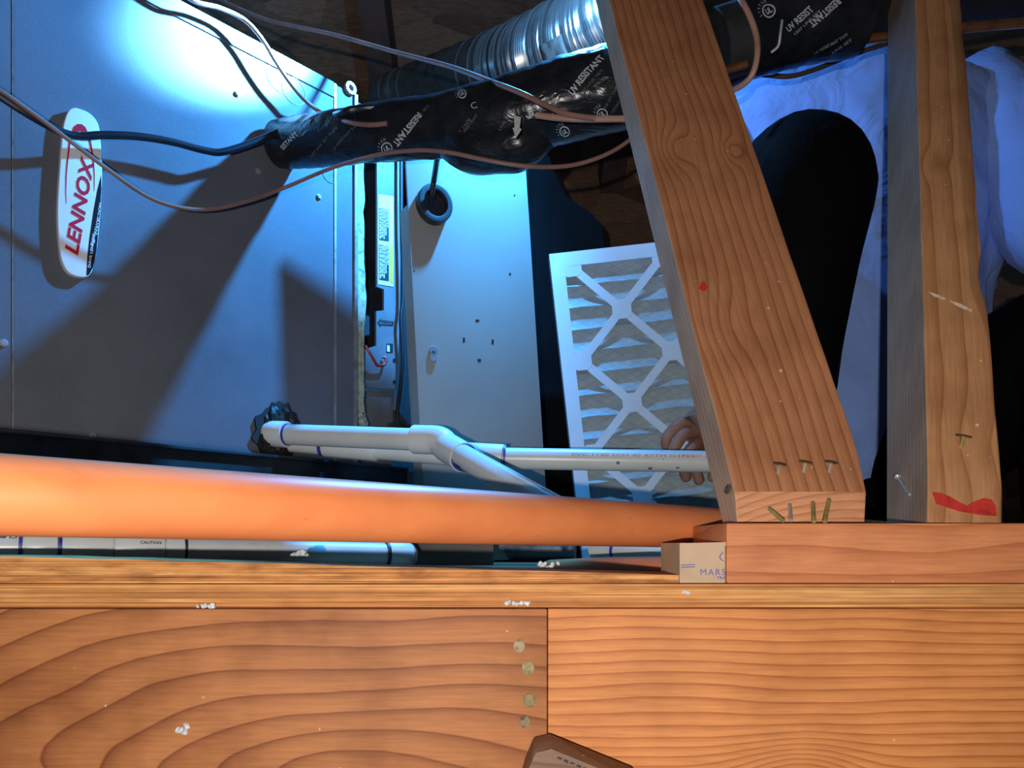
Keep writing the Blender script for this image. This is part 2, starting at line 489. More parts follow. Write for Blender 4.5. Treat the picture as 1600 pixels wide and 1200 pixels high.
def jacket():
    m, nt, b = newmat('black_uv_tape', (0.012, 0.013, 0.016), 0.25, 0.0, 0.35)
    f = noise_n(nt, objco(nt, (30, 60, 60)), 1.0, 3.0, dist=1.2)
    bump(nt, b, f, 0.45, 0.004)
    nt.links.new(ramp(nt, noise_n(nt, objco(nt), 40.0, 3.0), [(0.4, (0.009, 0.010, 0.013)), (0.75, (0.022, 0.023, 0.026))]), b.inputs['Base Color'])
    return m
M['jacket'] = jacket()
M['foam'] = worn('black_foam_tube', (0.018, 0.019, 0.02), 0.7, var=0.2, scale=60)
M['blackbox'] = worn('black_plenum_wrap', (0.004, 0.0045, 0.006), 0.8, var=0.3, scale=8, spec=0.08, bumps=0.3, bscale=18)
M['flex'] = worn('aluminium_flex', (0.27, 0.28, 0.275), 0.24, 0.6, var=0.15, scale=30)
M['tape'] = worn('grey_mastic_tape', (0.34, 0.33, 0.30), 0.7, var=0.3, scale=60, bumps=0.6, bscale=90)
M['wire_brown'] = worn('brown_wire_sheath', (0.26, 0.125, 0.095), 0.45, var=0.12, scale=40)
M['wire_pink'] = worn('tan_wire_sheath', (0.42, 0.22, 0.165), 0.45, var=0.12, scale=40)
M['wire_dark'] = worn('dark_brown_wire_sheath', (0.07, 0.045, 0.045), 0.45, var=0.12, scale=40)
M['wire_black'] = worn('black_wire_sheath', (0.012, 0.014, 0.02), 0.3, var=0.2, scale=40)
M['copper'] = worn('copper_tube', (0.62, 0.27, 0.12), 0.3, 0.85, var=0.2, scale=40)
M['rubber'] = worn('black_rubber', (0.02, 0.022, 0.026), 0.45, var=0.2)
M['card'] = worn('filter_cardboard', (0.70, 0.78, 0.84), 0.6, var=0.03, scale=20)
M['nail_brass'] = worn('brass_nail', (0.50, 0.41, 0.15), 0.4, 0.5, var=0.15, scale=200)
M['nail_aged'] = worn('aged_brass_nail_head', (0.15, 0.11, 0.045), 0.45, 0.5, var=0.3, scale=300)
M['nail_steel'] = worn('bright_nail', (0.72, 0.70, 0.68), 0.3, 0.7, var=0.1, scale=200)
M['nail_head'] = worn('dull_nail_head', (0.17, 0.12, 0.06), 0.5, 0.5, var=0.4, scale=300)
M['redpaint'] = worn('red_paint_mark', (0.55, 0.035, 0.025), 0.55, var=0.2, scale=120)
M['chalk'] = worn('pale_scuff', (0.72, 0.55, 0.40), 0.8, var=0.2, scale=300)
M['fluff'] = worn('white_fluff', (0.70, 0.70, 0.70), 0.95, var=0.15, scale=200)
M['boxcard'] = worn('kraft_carton', (0.55, 0.38, 0.24), 0.75, var=0.08, scale=40)
M['greyfoil'] = worn('grey_foil_wrap', (0.16, 0.16, 0.165), 0.45, 0.4, var=0.35, scale=25, bumps=0.8, bscale=50)

def media():
    m, nt, b = newmat('filter_media', (0.42, 0.50, 0.52), 0.85, 0.0, 0.2)
    E.nt = nt
    t = nt.nodes.new('ShaderNodeTexCoord'); s = nt.nodes.new('ShaderNodeSeparateXYZ')
    nt.links.new(t.outputs['Object'], s.inputs[0])
    u, v = E(s.outputs[0]), E(s.outputs[2])
    a = ((u * 40.0 + v * 88.0).fract() - 0.5); bb = ((u * 40.0 - v * 88.0).fract() - 0.5)
    d = E.m('MINIMUM', E.m('ABSOLUTE', a), E.m('ABSOLUTE', bb))
    n = noise_n(nt, t.outputs['Object'], 60.0, 3.0)
    c = ramp(nt, n, [(0.3, (0.38, 0.45, 0.47)), (0.7, (0.48, 0.56, 0.58))])
    c = mixc(nt, ramp(nt, d.s, [(0.03, (0.55, 0.55, 0.55)), (0.07, (0, 0, 0))]), c, (0.28, 0.33, 0.35))
    nt.links.new(c, b.inputs['Base Color'])
    bump(nt, b, d.s, 0.5, 0.001)
    return m
M['media'] = media()

def cloth(name, col, rough=0.85):
    m, nt, b = newmat(name, col, rough, 0.0, 0.15)
    co = objco(nt)
    w = noise_n(nt, co, 9.0, 3.0)
    nt.links.new(ramp(nt, w, [(0.3, tuple(c * 0.9 for c in col)), (0.7, tuple(c * 1.06 for c in col))]), b.inputs['Base Color'])
    bump(nt, b, noise_n(nt, co, 16.0, 3.0, dist=0.8), 0.5, 0.012)
    b.inputs['Sheen Weight'].default_value = 0.1 if max(col) > 0.1 else 0.0
    if max(col) < 0.1: b.inputs['Specular IOR Level'].default_value = 0.06
    return m
M['shirt'] = cloth('blue_work_shirt', (0.28, 0.43, 0.90))
M['trousers'] = cloth('black_work_trousers', (0.003, 0.003, 0.004))
M['boot'] = worn('black_boot_leather', (0.02, 0.018, 0.016), 0.5, var=0.2)
M['hair'] = worn('dark_hair', (0.02, 0.015, 0.012), 0.6, var=0.3, scale=200, bumps=0.8, bscale=300)
def skin():
    m, nt, b = newmat('tan_skin', (0.42, 0.22, 0.15), 0.55, 0.0, 0.35)
    co = objco(nt)
    nt.links.new(ramp(nt, noise_n(nt, co, 28.0, 3.0), [(0.3, (0.33, 0.16, 0.11)), (0.7, (0.46, 0.25, 0.17))]), b.inputs['Base Color'])
    bump(nt, b, noise_n(nt, co, 140.0, 3.0), 0.25, 0.001)
    b.inputs['Subsurface Weight'].default_value = 0.05
    b.inputs['Subsurface Radius'].default_value = (0.006, 0.002, 0.001)
    return m
M['skin'] = skin()
M['lip'] = worn('lip_skin', (0.36, 0.13, 0.11), 0.5, var=0.05)
M['eye'] = worn('eye_white', (0.75, 0.73, 0.70), 0.2, var=0.02)

# ------------------------------------------------------------------ the setting
DECK = -0.0256
mb = MB(); mb.abox((-1.6, 0.56, DECK - 0.018), (1.9, 2.42, DECK)); structure(mb.build('floor', M['deck']))
mb = MB(); mb.abox((-1.6, 2.40, DECK), (1.9, 2.44, 1.24)); structure(mb.build('wall_back', M['osb']))
mb = MB(); mb.abox((-1.64, 0.475, -0.30), (-1.6, 2.44, 2.6)); structure(mb.build('wall_left', M['osb']))
mb = MB(); mb.abox((1.9, 0.475, -0.30), (1.94, 2.44, 2.6)); structure(mb.build('wall_right', M['osb']))
# the roof falls towards the back
rs = V((0, -1.9, 1.27))
mb = MB(); mb.box((-1.6, 2.42, 1.20), (3.5, 0, 0), rs, (0, 0.018, 0.027))
roof = mb.build('ceiling', M['osb']); structure(roof)
rn = V((0, -0.5557, -0.8314))
for x in (-0.93, -0.40, 0.28, 0.92):
    mb = MB(); mb.box(V((x, 2.40, 1.213)) , (0.07, 0, 0), rs, rn * 0.12)
    mb.build('rafter', M['rafter'], roof)

# ------------------------------------------------------------------ framing timber close to the camera
# header joists below the deck
def joist(name, x0, x1, y0, z0, z1, mat, label):
    mb = MB(); mb.abox((x0, y0, z0), (x1, y0 + 0.038, z1))
    o = mb.build(name, mat, None, smooth=True, bevel=0.0012, matrix=Matrix.Translation((0, y0, 0)))
    return tag(o, label, 'joist')
XS = 55 * 0.466 / F
jl = joist('joist', -0.62, XS, 0.466, -0.235, -0.0412, M['joist_left'], 'left wide fir joist with arching cathedral grain and nail heads at its end')
jr = joist('joist', XS + 0.0006, 0.95, 0.4695, -0.235, -0.0412, M['joist_right'], 'right fir joist with straight orange grain butted against the nailed joist end')
for (px, py, r, m) in ((811, 1009, 9, 'nail_head'), (825, 1043, 9.5, 'nail_brass'), (827, 1094, 9.5, 'nail_brass'), (820, 1127, 8.5, 'nail_head')):
    mb = MB(); c = P(px, py, 0.4658); rr = r * 0.466 / F
    mb.disc(c, (0, -1, 0), rr, 0.0012, 14, 1.15, up=(1, 0, 0)); mb.tube([c, c + V((0, 0.02, 0))], rr * 0.45, 8)
    mb.build('nail', M['nail_aged'] if m == 'nail_brass' else M['nail_head'], jl)

# plywood: the deck edge, and a tapering strip lying on it
mb = MB(); mb.abox((-0.62, 0.472, -0.0408), (0.95, 0.555, DECK))
dk = mb.build('plywood_edge', M['plywood'], None, smooth=True, bevel=0.0006, matrix=Matrix.Translation((0, 0.472, 0)))
tag(dk, 'plywood decking edge of thin layers running above both joists', 'plywood')
mb = MB()
x0, x1 = -0.62, 0.108
pts = []
n = 26
top = []
for i in range(n + 1):
    x = x0 + (x1 - x0) * i / n
    px = 800 + x * F / 0.478
    h = 0.0178 - 0.0122 * max(0, min(1, px / 1050.0)) + 0.0006 * noise.noise(V((x * 40, 2, 1)))
    top.append(V((x, 0.4765 + 0.0012 * noise.noise(V((x * 30, 7, 3))), DECK + 0.0002 + h)))
front = [V((p.x, p.y, DECK + 0.0002)) for p in top] + top[::-1]
mb.prism(front, V((0, 0.05, 0)))
ps = mb.build('plywood_strip', M['plywood_strip'], None, smooth=True, bevel=0.0005, matrix=Matrix.Translation((0, 0.476, 0)))
tag(ps, 'rough torn plywood strip lying on the decking edge below the orange pipe', 'plywood')

# bottom plate
PT = 0.0135
mb = MB(); mb.abox((335 * 0.4735 / F, 0.4735, DECK + 0.0003), (0.95, 0.5625, PT))
pl = mb.build('bottom_plate', M['plate'], None, smooth=True, bevel=0.0016, matrix=Matrix.Translation((0, 0.4735, 0)))
tag(pl, 'orange fir bottom plate lying flat under both studs', 'timber')

def frame_matrix(o, x, y, z):
    m = Matrix.Identity(4)
    for i, c in enumerate((x, y, z)):
        for j in range(3): m[j][i] = c[j]
    m.translation = o
    return m

def plane_put(pt, n, off):
    return lambda px, py: ray(px, py, pt + n * off, n)

# leaning flat stud (left)
b0, b1 = V((0.1506, 0.505, 0.046)), V((0.0962, 0.728, 0.538))
ax = (b1 - b0).normalized()
wx = V((1, 0, 0)); wx = (wx - ax * wx.dot(ax)).normalized()
dy = ax.cross(wx); dy = dy if dy.y > 0 else -dy
w = 0.0925
mid = b0 + wx * (w / 2)
MBR = frame_matrix(mid, wx, dy, ax)
def at_z(p, z): return p + ax * ((z - p.z) / ax.z)
def stud(name, base, wv, dv, width, depth, matrix, mat, chips, top=0.95, wane=None):
    """outline across the board swept from the plate up to above the frame; foot cut level with the plate"""
    mb = MB()
    N = 60
    vs = []
    for i in range(N + 1):
        t = (i / N) ** 1.6
        prof = [(0, 0), (width, 0), (width, depth), (0, depth)]
        if wane:
            a, d = wane(t); prof = [(0, 0), (width * a, 0), (width, d), (width, depth), (0, depth)]
        n = len(prof)
        for k, (a, d) in enumerate(prof):
            p0 = at_z(base + wv * a + dv * d, PT + 0.0003)
            p1 = base + wv * a + dv * d + ax * (top - 0.03)
            p = p0.lerp(p1, t)
            p += chips(t, k, wv, dv)
            vs.append(p)
    fs = []
    for i in range(N):
        for k in range(n):
            fs.append((i * n + k, i * n + (k + 1) % n, (i + 1) * n + (k + 1) % n, (i + 1) * n + k))
    fs += [tuple(range(n - 1, -1, -1)), tuple(N * n + k for k in range(n))]
    mb.add(vs, fs)
    return mb.build(name, mat, None, smooth=True, bevel=0.0012, matrix=matrix, sharp=0.22)
def chips1(t, k, wv, dv):
    o = V()
    if k == 1 and t < 0.07: o -= wv * (0.007 * (1 - t / 0.07) ** 1.3)
    if k == 1: o -= wv * 0.0008 * max(0, noise.noise(V((t * 22, 3, 1))))
    if k == 0: o += wv * 0.0010 * noise.noise(V((t * 16, 9, 4))) - dv * 0.0006 * noise.noise(V((t * 20, 4, 4)))
    if k in (0, 1) and t < 0.0251: o += dv * (0.013 * (1 - t / 0.02512))
    return o
sb = stud('stud', b0, wx, dy, w, 0.038, MBR, M['stud_brace'], chips1)
def recolour_left(o):  # gives the left-facing sides their own paler wood
    o.data.materials.append(M['stud_left_face'])
    for p in o.data.polygons:
        if p.normal.x < -0.75: p.material_index = 1
recolour_left(sb)
sb.data.materials.append(M['end_grain'])
for p in sb.data.polygons:
    if p.normal.z < -0.25 and -0.95 < p.normal.y < -0.3: p.material_index = 2
tag(sb, 'wide-faced fir stud leaning left with three nail heads above its foot', 'stud')
SBP, SBN = b0, -dy           # its front face
put = plane_put(SBP, SBN, 0.0003)
def spike(parent, a, b, r, mat, head=None, hr=0.0, hn=None):
    mb = MB(); mb.tube([a, b], r, 8)
    if head is not None:
        mb.cur = 1; mb.disc(b, (b - a) if hn is None else hn, hr, 0.0008, 12)
    mb.build('nail', [mat, head or mat], parent, smooth=True)
for i, (px, py) in enumerate(((1217, 744), (1257, 741), (1297, 741))):
    a = ray(px, py, SBP, SBN)
    spike(sb, a - SBN * 0.004, a + SBN * 0.0035 + V((-0.0005, 0, 0.0062)), 0.0011, M['nail_steel'], M['nail_head'], 0.0044, V((0.1, -0.35, 0.94)))
for (pa, pb) in (((1199, 799), (1224, 814)), ((1231, 794), (1236, 813)), ((1267, 790), (1272, 815)), ((1292, 785), (1289, 815))):
    a = ray(*pa, SBP, SBN); b = P(pb[0], pb[1], 0.4775)
    spike(sb, b, a + SBN * 0.004, 0.0014, M['nail_brass'] if pa[0] != 1231 else M['nail_steel'])
a = ray(1143, 770, SBP, SBN)
spike(sb, a + V((0.002, 0.002, -0.001)), a + V((-0.0035, -0.004, 0.002)), 0.0010, M['nail_brass'], M['nail_head'], 0.0034, V((-0.8, -0.3, 0.3)))
mb = MB(); mb.prism([put(1099 + 6 * math.cos(k) * (1 + .3 * math.sin(3 * k)), 447 + 8 * math.sin(k)) for k in [2 * PI * i / 9 for i in range(9)]], SBN * -0.0002)
mb.build('paint_dot', M['redpaint'], sb)

# narrow-faced stud (right)
ax_s = ax
c0, c1 = V((652 * 0.482 / F, 0.482, PT)), V((630 * 0.75 / F, 0.75, 850 * 0.75 / F))
ax = (c1 - c0).normalized()
dvec = V((0.019, 0.087, 0)); dvec = (dvec - ax * dvec.dot(ax)).normalized()
wvec = ax.cross(dvec); wvec = wvec if wvec.x > 0 else -wvec
MPO = frame_matrix(c0 + wvec * 0.0225, wvec, dvec, ax)
def chips2(t, k, wv, dv):
    o = V()
    if k == 2:
        o -= wv * (0.0014 * max(0, noise.noise(V((t * 14, 5, 2)))))
        if 0.215 < t < 0.275: o -= wv * 0.0035 * math.sin((t - 0.215) / 0.06 * PI)
    if k == 0: o += wv * 0.0009 * noise.noise(V((t * 18, 6, 6)))
    if k in (0, 1, 2) and t < 0.03: o += dv * (0.004 * (1 - t / 0.03))
    return o
def wane2(t):
    ks = [(0, .97, .001), (.17, .95, .001), (.24, .74, .004), (.42, .70, .006), (.55, .74, .006), (.62, .72, .007), (.72, .62, .009), (.85, .46, .011), (1.3, .30, .013)]
    for p, q in zip(ks, ks[1:]):
        if p[0] <= t <= q[0]:
            f = (t - p[0]) / (q[0] - p[0]); f = f * f * (3 - 2 * f); return p[1] + (q[1] - p[1]) * f, p[2] + (q[2] - p[2]) * f
    return .3, .013
so = stud('stud', c0, wvec, dvec, 0.0455, 0.087, MPO, M['stud_post'], chips2, wane=wane2)
recolour_left(so)
tag(so, 'narrow-faced fir stud with red paint smeared along its foot', 'stud')
SOP, SON = c0, -dvec
put2 = plane_put(SOP, SON, 0.0003)
mb = MB()
edge = [(1457, 769), (1470, 770), (1485, 776), (1500, 785), (1512, 790), (1524, 783), (1538, 778), (1550, 781), (1556, 790), (1557, 806), (1535, 805), (1500, 799), (1478, 792), (1463, 787)]
mb.prism([put2(*e) for e in edge], SON * -0.0002)
mb.build('paint_smear', M['redpaint'], so)
mb = MB()
for q in ([(1450, 455), (1462, 459), (1478, 466), (1476, 468), (1460, 463)], [(1484, 469), (1500, 474), (1519, 484), (1518, 487), (1500, 480), (1486, 472)]):
    mb.prism([put2(*e) for e in q], SON * -0.0002)
mb.build('scuff_mark', M['chalk'], so)
a = ray(1503, 702, SOP, SON)
spike(so, a - SON * 0.004, a + SON * 0.004 + V((-0.0004, 0, 0.0064)), 0.0013, M['nail_brass'], M['nail_head'], 0.0050, V((0.1, -0.35, 0.94)))
# nail in its left side
LN = -wvec
a = ray(1409, 746, c0, LN); b = ray(1423, 773, c0, LN)
spike(so, b + LN * 0.0005, a + LN * 0.003, 0.0011, M['nail_steel'], M['nail_steel'], 0.0022)
ax = ax_s

# short grey board lying at the lower edge of the frame
mb = MB()
A = [(836, 1176), (862, 1170), (1000, 1226), (1000, 1290), (800, 1290), (822, 1210)]
mb.prism([P(x, y, 0.435) for x, y in A], V((0.0, 0.029, 0.002)))
o = mb.build('board_offcut', M['block'], None, smooth=True, bevel=0.0015)
tag(o, 'greyish brown board offcut tilted against the joists at their joint', 'timber')
mb = MB()
for i in range(9):
    x = 872 + i * 10; y = 1182 + i * 4.1
    mb.prism([P(x, y, 0.4346), P(x + 7, y + 2.6, 0.4346), P(x + 5, y + 6 + 1.5 * math.sin(i * 2.1), 0.4346), P(x - 2, y + 3, 0.4346)], V((0, 0.0003, 0)))
mb.build('stamp_mark', M['dprimer'], o)

# ------------------------------------------------------------------ orange pipe crossing the hatch
mb = MB()
a, b = P(-160, 768, 0.27), P(1230, 829.5, 0.668)
o0, o1 = P(0, 773, 0.295), P(1135, 826, 0.62)
d = (o1 - o0)
mb.tube([o0 - d * 0.25, o0, o0 + d * 0.3, o0 + d * 0.6, o1, o1 + d * 0.9], 0.01665, 40)
o = mb.build('orange_pipe', M['orange'], None, smooth=True, loc=o0)
tag(o, 'thick orange plastic pipe crossing in front of the furnace above the plywood', 'pipe')
mb = MB()
mb.tube([P(860, 891, 0.74), P(960, 888, 0.66), P(1066, 890, 0.575)], 0.0105, 16)
o = mb.build('orange_pipe', M['orange'], None, smooth=True)
tag(o, 'thin orange pipe low on the deck left of the small carton', 'pipe')

# ------------------------------------------------------------------ furnace
fur = thing('furnace', FP(300, 800, -0.2) * 1.0, 'large dark grey horizontal furnace with an oval white badge, lit blue', 'furnace')
ZT, ZB = 0.634, 0.075
def FW(px, z, h=0.0):
    p = FP(px, 500, h); return V((p.x, p.y, z))
def fbox(mb, pxa, pxb, z0, z1, h0, h1):
    a = FW(pxa, z0, 0); b = FW(pxb, z0, 0)
    mb.box(a + FN * h0, b - a, FN * (h1 - h0), V((0, 0, z1 - z0)))
def fps(a, s):   # a point on the plane s metres to the right of pixel column a
    return FW(a, 0, 0) + FD * s
# cabinet shell: behind the front panels, and round the open bay
mb = MB()
s0 = FW(-250, 0); s1 = FW(557, 0); s2 = s1 + FD * 0.26
L1 = (s1 - s0)
mb.box(V((s0.x, s0.y, ZB)) - FN * 0.012, L1, -FN * 0.42, V((0, 0, ZT - ZB)))
mb.build('cabinet', M['furnace'], fur)
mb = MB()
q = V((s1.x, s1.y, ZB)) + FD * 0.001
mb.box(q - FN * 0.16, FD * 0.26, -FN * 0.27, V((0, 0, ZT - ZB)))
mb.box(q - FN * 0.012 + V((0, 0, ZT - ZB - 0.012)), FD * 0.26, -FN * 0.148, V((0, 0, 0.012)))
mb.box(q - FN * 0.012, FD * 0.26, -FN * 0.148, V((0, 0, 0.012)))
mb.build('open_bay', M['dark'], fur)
# front panels with a seam between
mb = MB(); fbox(mb, -250, 19, ZB, ZT, -0.012, 0.0); mb.build('end_panel', M['furnace'], fur, bevel=0.0012)
mb = MB(); fbox(mb, 20.5, 522, ZB, ZT, -0.012, 0.0)
fp = mb.build('front_panel', M['furnace'], fur, bevel=0.0012)
mb = MB(); fbox(mb, 19.0, 20.5, ZB, ZT, -0.010, 0.0006); mb.build('seam_edge', M['furnace_edge'], fur)
mb = MB(); fbox(mb, 521.6, 525.2, ZB, ZT, -0.012, 0.0014); mb.build('seam_edge', M['furnace_edge'], fur, bevel=0.0004)
mb = MB(); fbox(mb, 525.4, 553, ZB, ZT, -0.012, -0.0012); mb.build('corner_post', M['furnace'], fur)
mb = MB(); fbox(mb, 553, 558, ZB, ZT, -0.05, 0.0024); mb.build('post_lip', M['furnace_edge'], fur, bevel=0.0008)
# folded top lip of the front panel
mb = MB(); fbox(mb, 21, 521, ZT - 0.020, ZT + 0.001, 0.0, 0.0016); mb.build('top_lip', M['furnace'], fur, bevel=0.0006)
# knockouts: shallow round rings
for (px, py, r) in ((436, 122, 0.0175), (460, 142, 0.0175), (516, 272, 0.012)):
    c = FP(px, py, 0.0006); mb = MB(); n = 24
    o_ = [c + FD * math.cos(2 * PI * k / n) * r + V((0, 0, math.sin(2 * PI * k / n) * r)) for k in range(n)]
    i_ = [c + FD * math.cos(2 * PI * k / n) * (r - 0.0009) + V((0, 0, math.sin(2 * PI * k / n) * (r - 0.0009))) for k in range(n)]
    mb.ringprism(o_, i_, -FN * 0.0006); mb.build('knockout', M['pan'], fp)
for (px, py) in ((371, 147), (403, 268), (145, 681), (498, 308), (6, 536)):
    c = FP(px, py, 0.0); mb = MB()
    mb.disc(c, FN, 0.0042, 0.0012, 6); mb.disc(c + FN * 0.0012, FN, 0.003, 0.0016, 6)
    mb.build('screw', M['steel'], fur, bevel=0.0003)
# insulation strip at the open bay's edge
mb = MB()
ed = []
for i in range(26):
    y = 232 + i * 16.5; ed.append((558 + 1.0 * noise.noise(V((i * 1.3, 0, 0))), y))
for i in range(25, -1, -1):
    y = 232 + i * 16.5; ed.append((569 + 3.2 * noise.noise(V((i * 0.9, 3, 0))) + (2.5 if 11 < i < 17 else 0), y))
mb.prism([FP(x, y, -0.004) for x, y in ed], -FN * 0.02)
mb.build('insulation_strip', M['insul'], fur)
mb = MB(); mb.prism([FP(x, y, -0.012) for x, y in ((560, 668), (571, 645), (572, 690), (556, 700))], -FN * 0.02)
for i in range(7): mb.ball(FP(563 + (i % 3) * 3, 650 + i * 7, -0.008), 0.006, 7, 5, nz=0.5)
mb.build('insulation_strip', M['insul'], fur)
# inner plate with notches, warning label and arrow
mb = MB()
inner = [(589, 200), (626, 200), (626, 380), (625, 470), (623, 540), (619, 608), (570, 606), (571, 545), (588, 540), (588, 486), (600, 485), (600, 452), (589, 448)]
mb.prism([FP(x, y, -0.030) for x, y in inner], -FN * 0.004)
ip = mb.build('inner_plate', M['inner_steel'], fur)
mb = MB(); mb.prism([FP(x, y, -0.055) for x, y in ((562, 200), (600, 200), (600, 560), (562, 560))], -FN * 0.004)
mb.build('dark_gap_sheet', M['dark'], fur)  # black sheet painted in for the shaded gap beside the plate
mb = MB()
mb.prism([FP(x, y, -0.036) for x, y in ((573, 610), (618, 610), (618, 672), (574, 676))], -FN * 0.03)
mb.prism([FP(x, y, -0.036) for x, y in ((566, 712), (612, 715), (612, 760), (566, 760))], -FN * 0.03)
mb.build('control_box', M['inner_steel'], fur)
mb = MB()
for i in range(11): mb.prism([FP(x, y, -0.034) for x, y in ((568, 616 + i * 7), (572, 616 + i * 7), (572, 619 + i * 7), (568, 619 + i * 7))], -FN * 0.004)
mb.build('terminal_row', M['furnace_edge'], fur)
mb = MB()
for (px, py) in ((616, 563), (616, 597)):
    mb = MB(); mb.disc(FP(px, py, -0.0298), FN, 0.003, 0.0008, 10); mb.build('plate_hole', M['ink'], ip)
mb = MB(); mb.prism([FP(x, y, -0.0294) for x, y in ((604, 537), (614, 537), (614, 551), (604, 551))], -FN * 0.0006)
mb.build('plate_hole', M['ink'], ip)
mb = MB(); mb.prism([FP(x, y, -0.0290) for x, y in ((605, 539), (609, 540), (609, 550), (605, 549))], -FN * 0.0003); mb.build('sticker', M['white_paper'], ip)
mb = MB()
mb.tube([FP(571, 540, -0.02), FP(578, 552, -0.018), FP(586, 566, -0.02), FP(590, 571, -0.022), FP(600, 570, -0.022), FP(603, 560, -0.024), FP(598, 558, -0.026)], 0.0022, 8, smooth=4)
mb.build('red_wire', M['redwire'], fur, smooth=True)
# black sealant line between bay and door
mb = MB(); mb.tube([FP(x, y, -0.02) for x, y in ((627, 200), (627, 330), (629, 420), (629, 470), (626, 500), (629, 560), (624, 620), (620, 655), (632, 668))], 0.0030, 8, smooth=3)
mb.build('gasket', M['ink'], fur, smooth=True)
mb = MB(); mb.prism([FP(x, y, -0.018) for x, y in ((620, 664), (620, 640), (645, 668), (645, 672), (612, 672), (612, 660))], -FN * 0.01); mb.build('bracket', M['pan'], fur)
# warning label
def quad(x0, y0, x1, y1, sl=0.0): return [(x0, y0), (x1, y0 + sl), (x1, y1 + sl), (x0, y1)]
HL = -0.0292
mb = MB(); mb.prism([FP(x, y, HL) for x, y in quad(591, 303, 615, 444, 4)], -FN * 0.0006)
lab = mb.build('warning_label', M['white_paper'], fur); lab['label'] = 'white and orange warning label'
for (y0, y1, m) in ((311, 381, 'yellow_print'), (384, 440, 'orange_print')):
    mb = MB(); mb.prism([FP(x, y, HL + 0.0004) for x, y in quad(608.8, y0, 614.3, y1, 3)], -FN * 0.0003); mb.build('header_bar', M[m], lab)
mb = MB()
for (y0, y1) in ((325, 375), (382, 437)):
    mb = MB(); mb.prism([FP(x, y, HL + 0.0004) for x, y in quad(592.5, y0, 607.8, y1, 2.5)], -FN * 0.0003)
    mb.build('text_panel', M['ink'], lab)
mb = MB()
for (y0, y1) in ((327, 373), (384, 435)):
    for i in range(5):
        x = 593.6 + i * 2.9; ln = (1.0, 0.92, 0.97, 0.85, 0.6)[i]
        y = y0
        while y < y0 + (y1 - y0) * ln:
            l = random.uniform(3, 8); mb.prism([FP(a, b, HL + 0.0007) for a, b in quad(x, y, x + 1.7, min(y + l, y1))], -FN * 0.0002); y += l + 1.2
mb.build('text_lines', M['badge_white'], lab)['kind'] = 'stuff'
mb = MB()
for a in ([(590.5, 503), (595, 497.5), (595, 500), (615, 502), (615, 508), (595, 507), (595, 509.5)],):
    c = [sum(p[i] for p in a) / len(a) for i in (0, 1)]
    mb.ringprism([FP(x, y, HL + 0.0004) for x, y in a], [FP(c[0] + (x - c[0]) * .86, c[1] + (y - c[1]) * .6, HL + 0.0004) for x, y in a], -FN * 0.0003)
text_on(mb, 'AIRFLOW', lambda x, y: FP(x, y, HL + 0.0004), 604.5, 504, -4, 2.6, 15)
mb.build('airflow_arrow', M['ink'], fur)
# black putty round the drain outlet
mb = MB()
n = 46
rim = [(434 + (36 + 8 * noise.noise(V((math.cos(2 * PI * k / n) * 3, math.sin(2 * PI * k / n) * 3, 1)))) * math.cos(2 * PI * k / n), 676 + (46 + 14 * noise.noise(V((math.cos(2 * PI * k / n) * 4, math.sin(2 * PI * k / n) * 4, 6)))) * math.sin(2 * PI * k / n)) for k in range(n)]
mb.prism([FP(x, y, 0.004) for x, y in rim], -FN * 0.004)
for i in range(26):
    a = random.uniform(0, 2 * PI); r = random.uniform(0.3, 0.9)
    mb.ball(FP(434 + 33 * r * math.cos(a), 676 + 43 * r * math.sin(a), 0.003), random.uniform(0.004, 0.007), 8, 6, nz=0.6, squash=(1, 1, 1.6))
mb.build('sealing_putty', M['putty'], fur)
# grounding lug at the top right corner
mb = MB(); c = FP(549, 137, 0.004); n = 16
mb.ringprism([c + FD * math.cos(2 * PI * k / n) * .0085 + V((0, 0, math.sin(2 * PI * k / n) * .0085)) for k in range(n)],
             [c + FD * math.cos(2 * PI * k / n) * .0045 + V((0, 0, math.sin(2 * PI * k / n) * .0045)) for k in range(n)], FN * -0.006)
mb.build('eyelet', M['steel'], fur)

# badge
def smooth_poly(pts, n=6):
    q = catmull([V((x, y, 0)) for x, y in pts] + [V((pts[0][0], pts[0][1], 0))], n); return [(p.x, p.y) for p in q[:-1]]
outline = smooth_poly([(118, 167.5), (136, 174), (148, 184), (155, 198), (158, 225), (160, 262), (159, 300), (156, 350), (151, 395), (146, 419), (140, 430), (132, 433), (118, 431), (106, 424), (97, 408), (93, 385), (90, 340), (91, 300), (94, 255), (98, 205), (103, 182), (109, 171)], 5)
mb = MB(); mb.prism([FP(x, y, 0.0075) for x, y in outline], -FN * 0.0075)
bd = mb.build('badge', M['badge_white'], fur, bevel=0.0022, bseg=3, smooth=True)
bd['label'] = 'white oval badge with red lettering'
HB = 0.0077
mb = MB()
mb.prism([FP(x, y, HB) for x, y in ((158, 274), (158.5, 295), (155.5, 345), (150.5, 394), (145.5, 418), (139.5, 429), (135, 431), (136.5, 400), (140, 370), (146, 330), (152, 297))], -FN * 0.0002)
mb.build('dark_stripe', M['badge_black'], bd)
mb = MB()
bp = lambda x, y: FP(x, y, HB + 0.0002)
text_on(mb, 'LENNOX', bp, 124.5, 321, 80, 23, 156, bold=0.03, shear=0.32, spacing=1.0)
mb.build('lettering', M['badge_red'], bd); mb = MB()
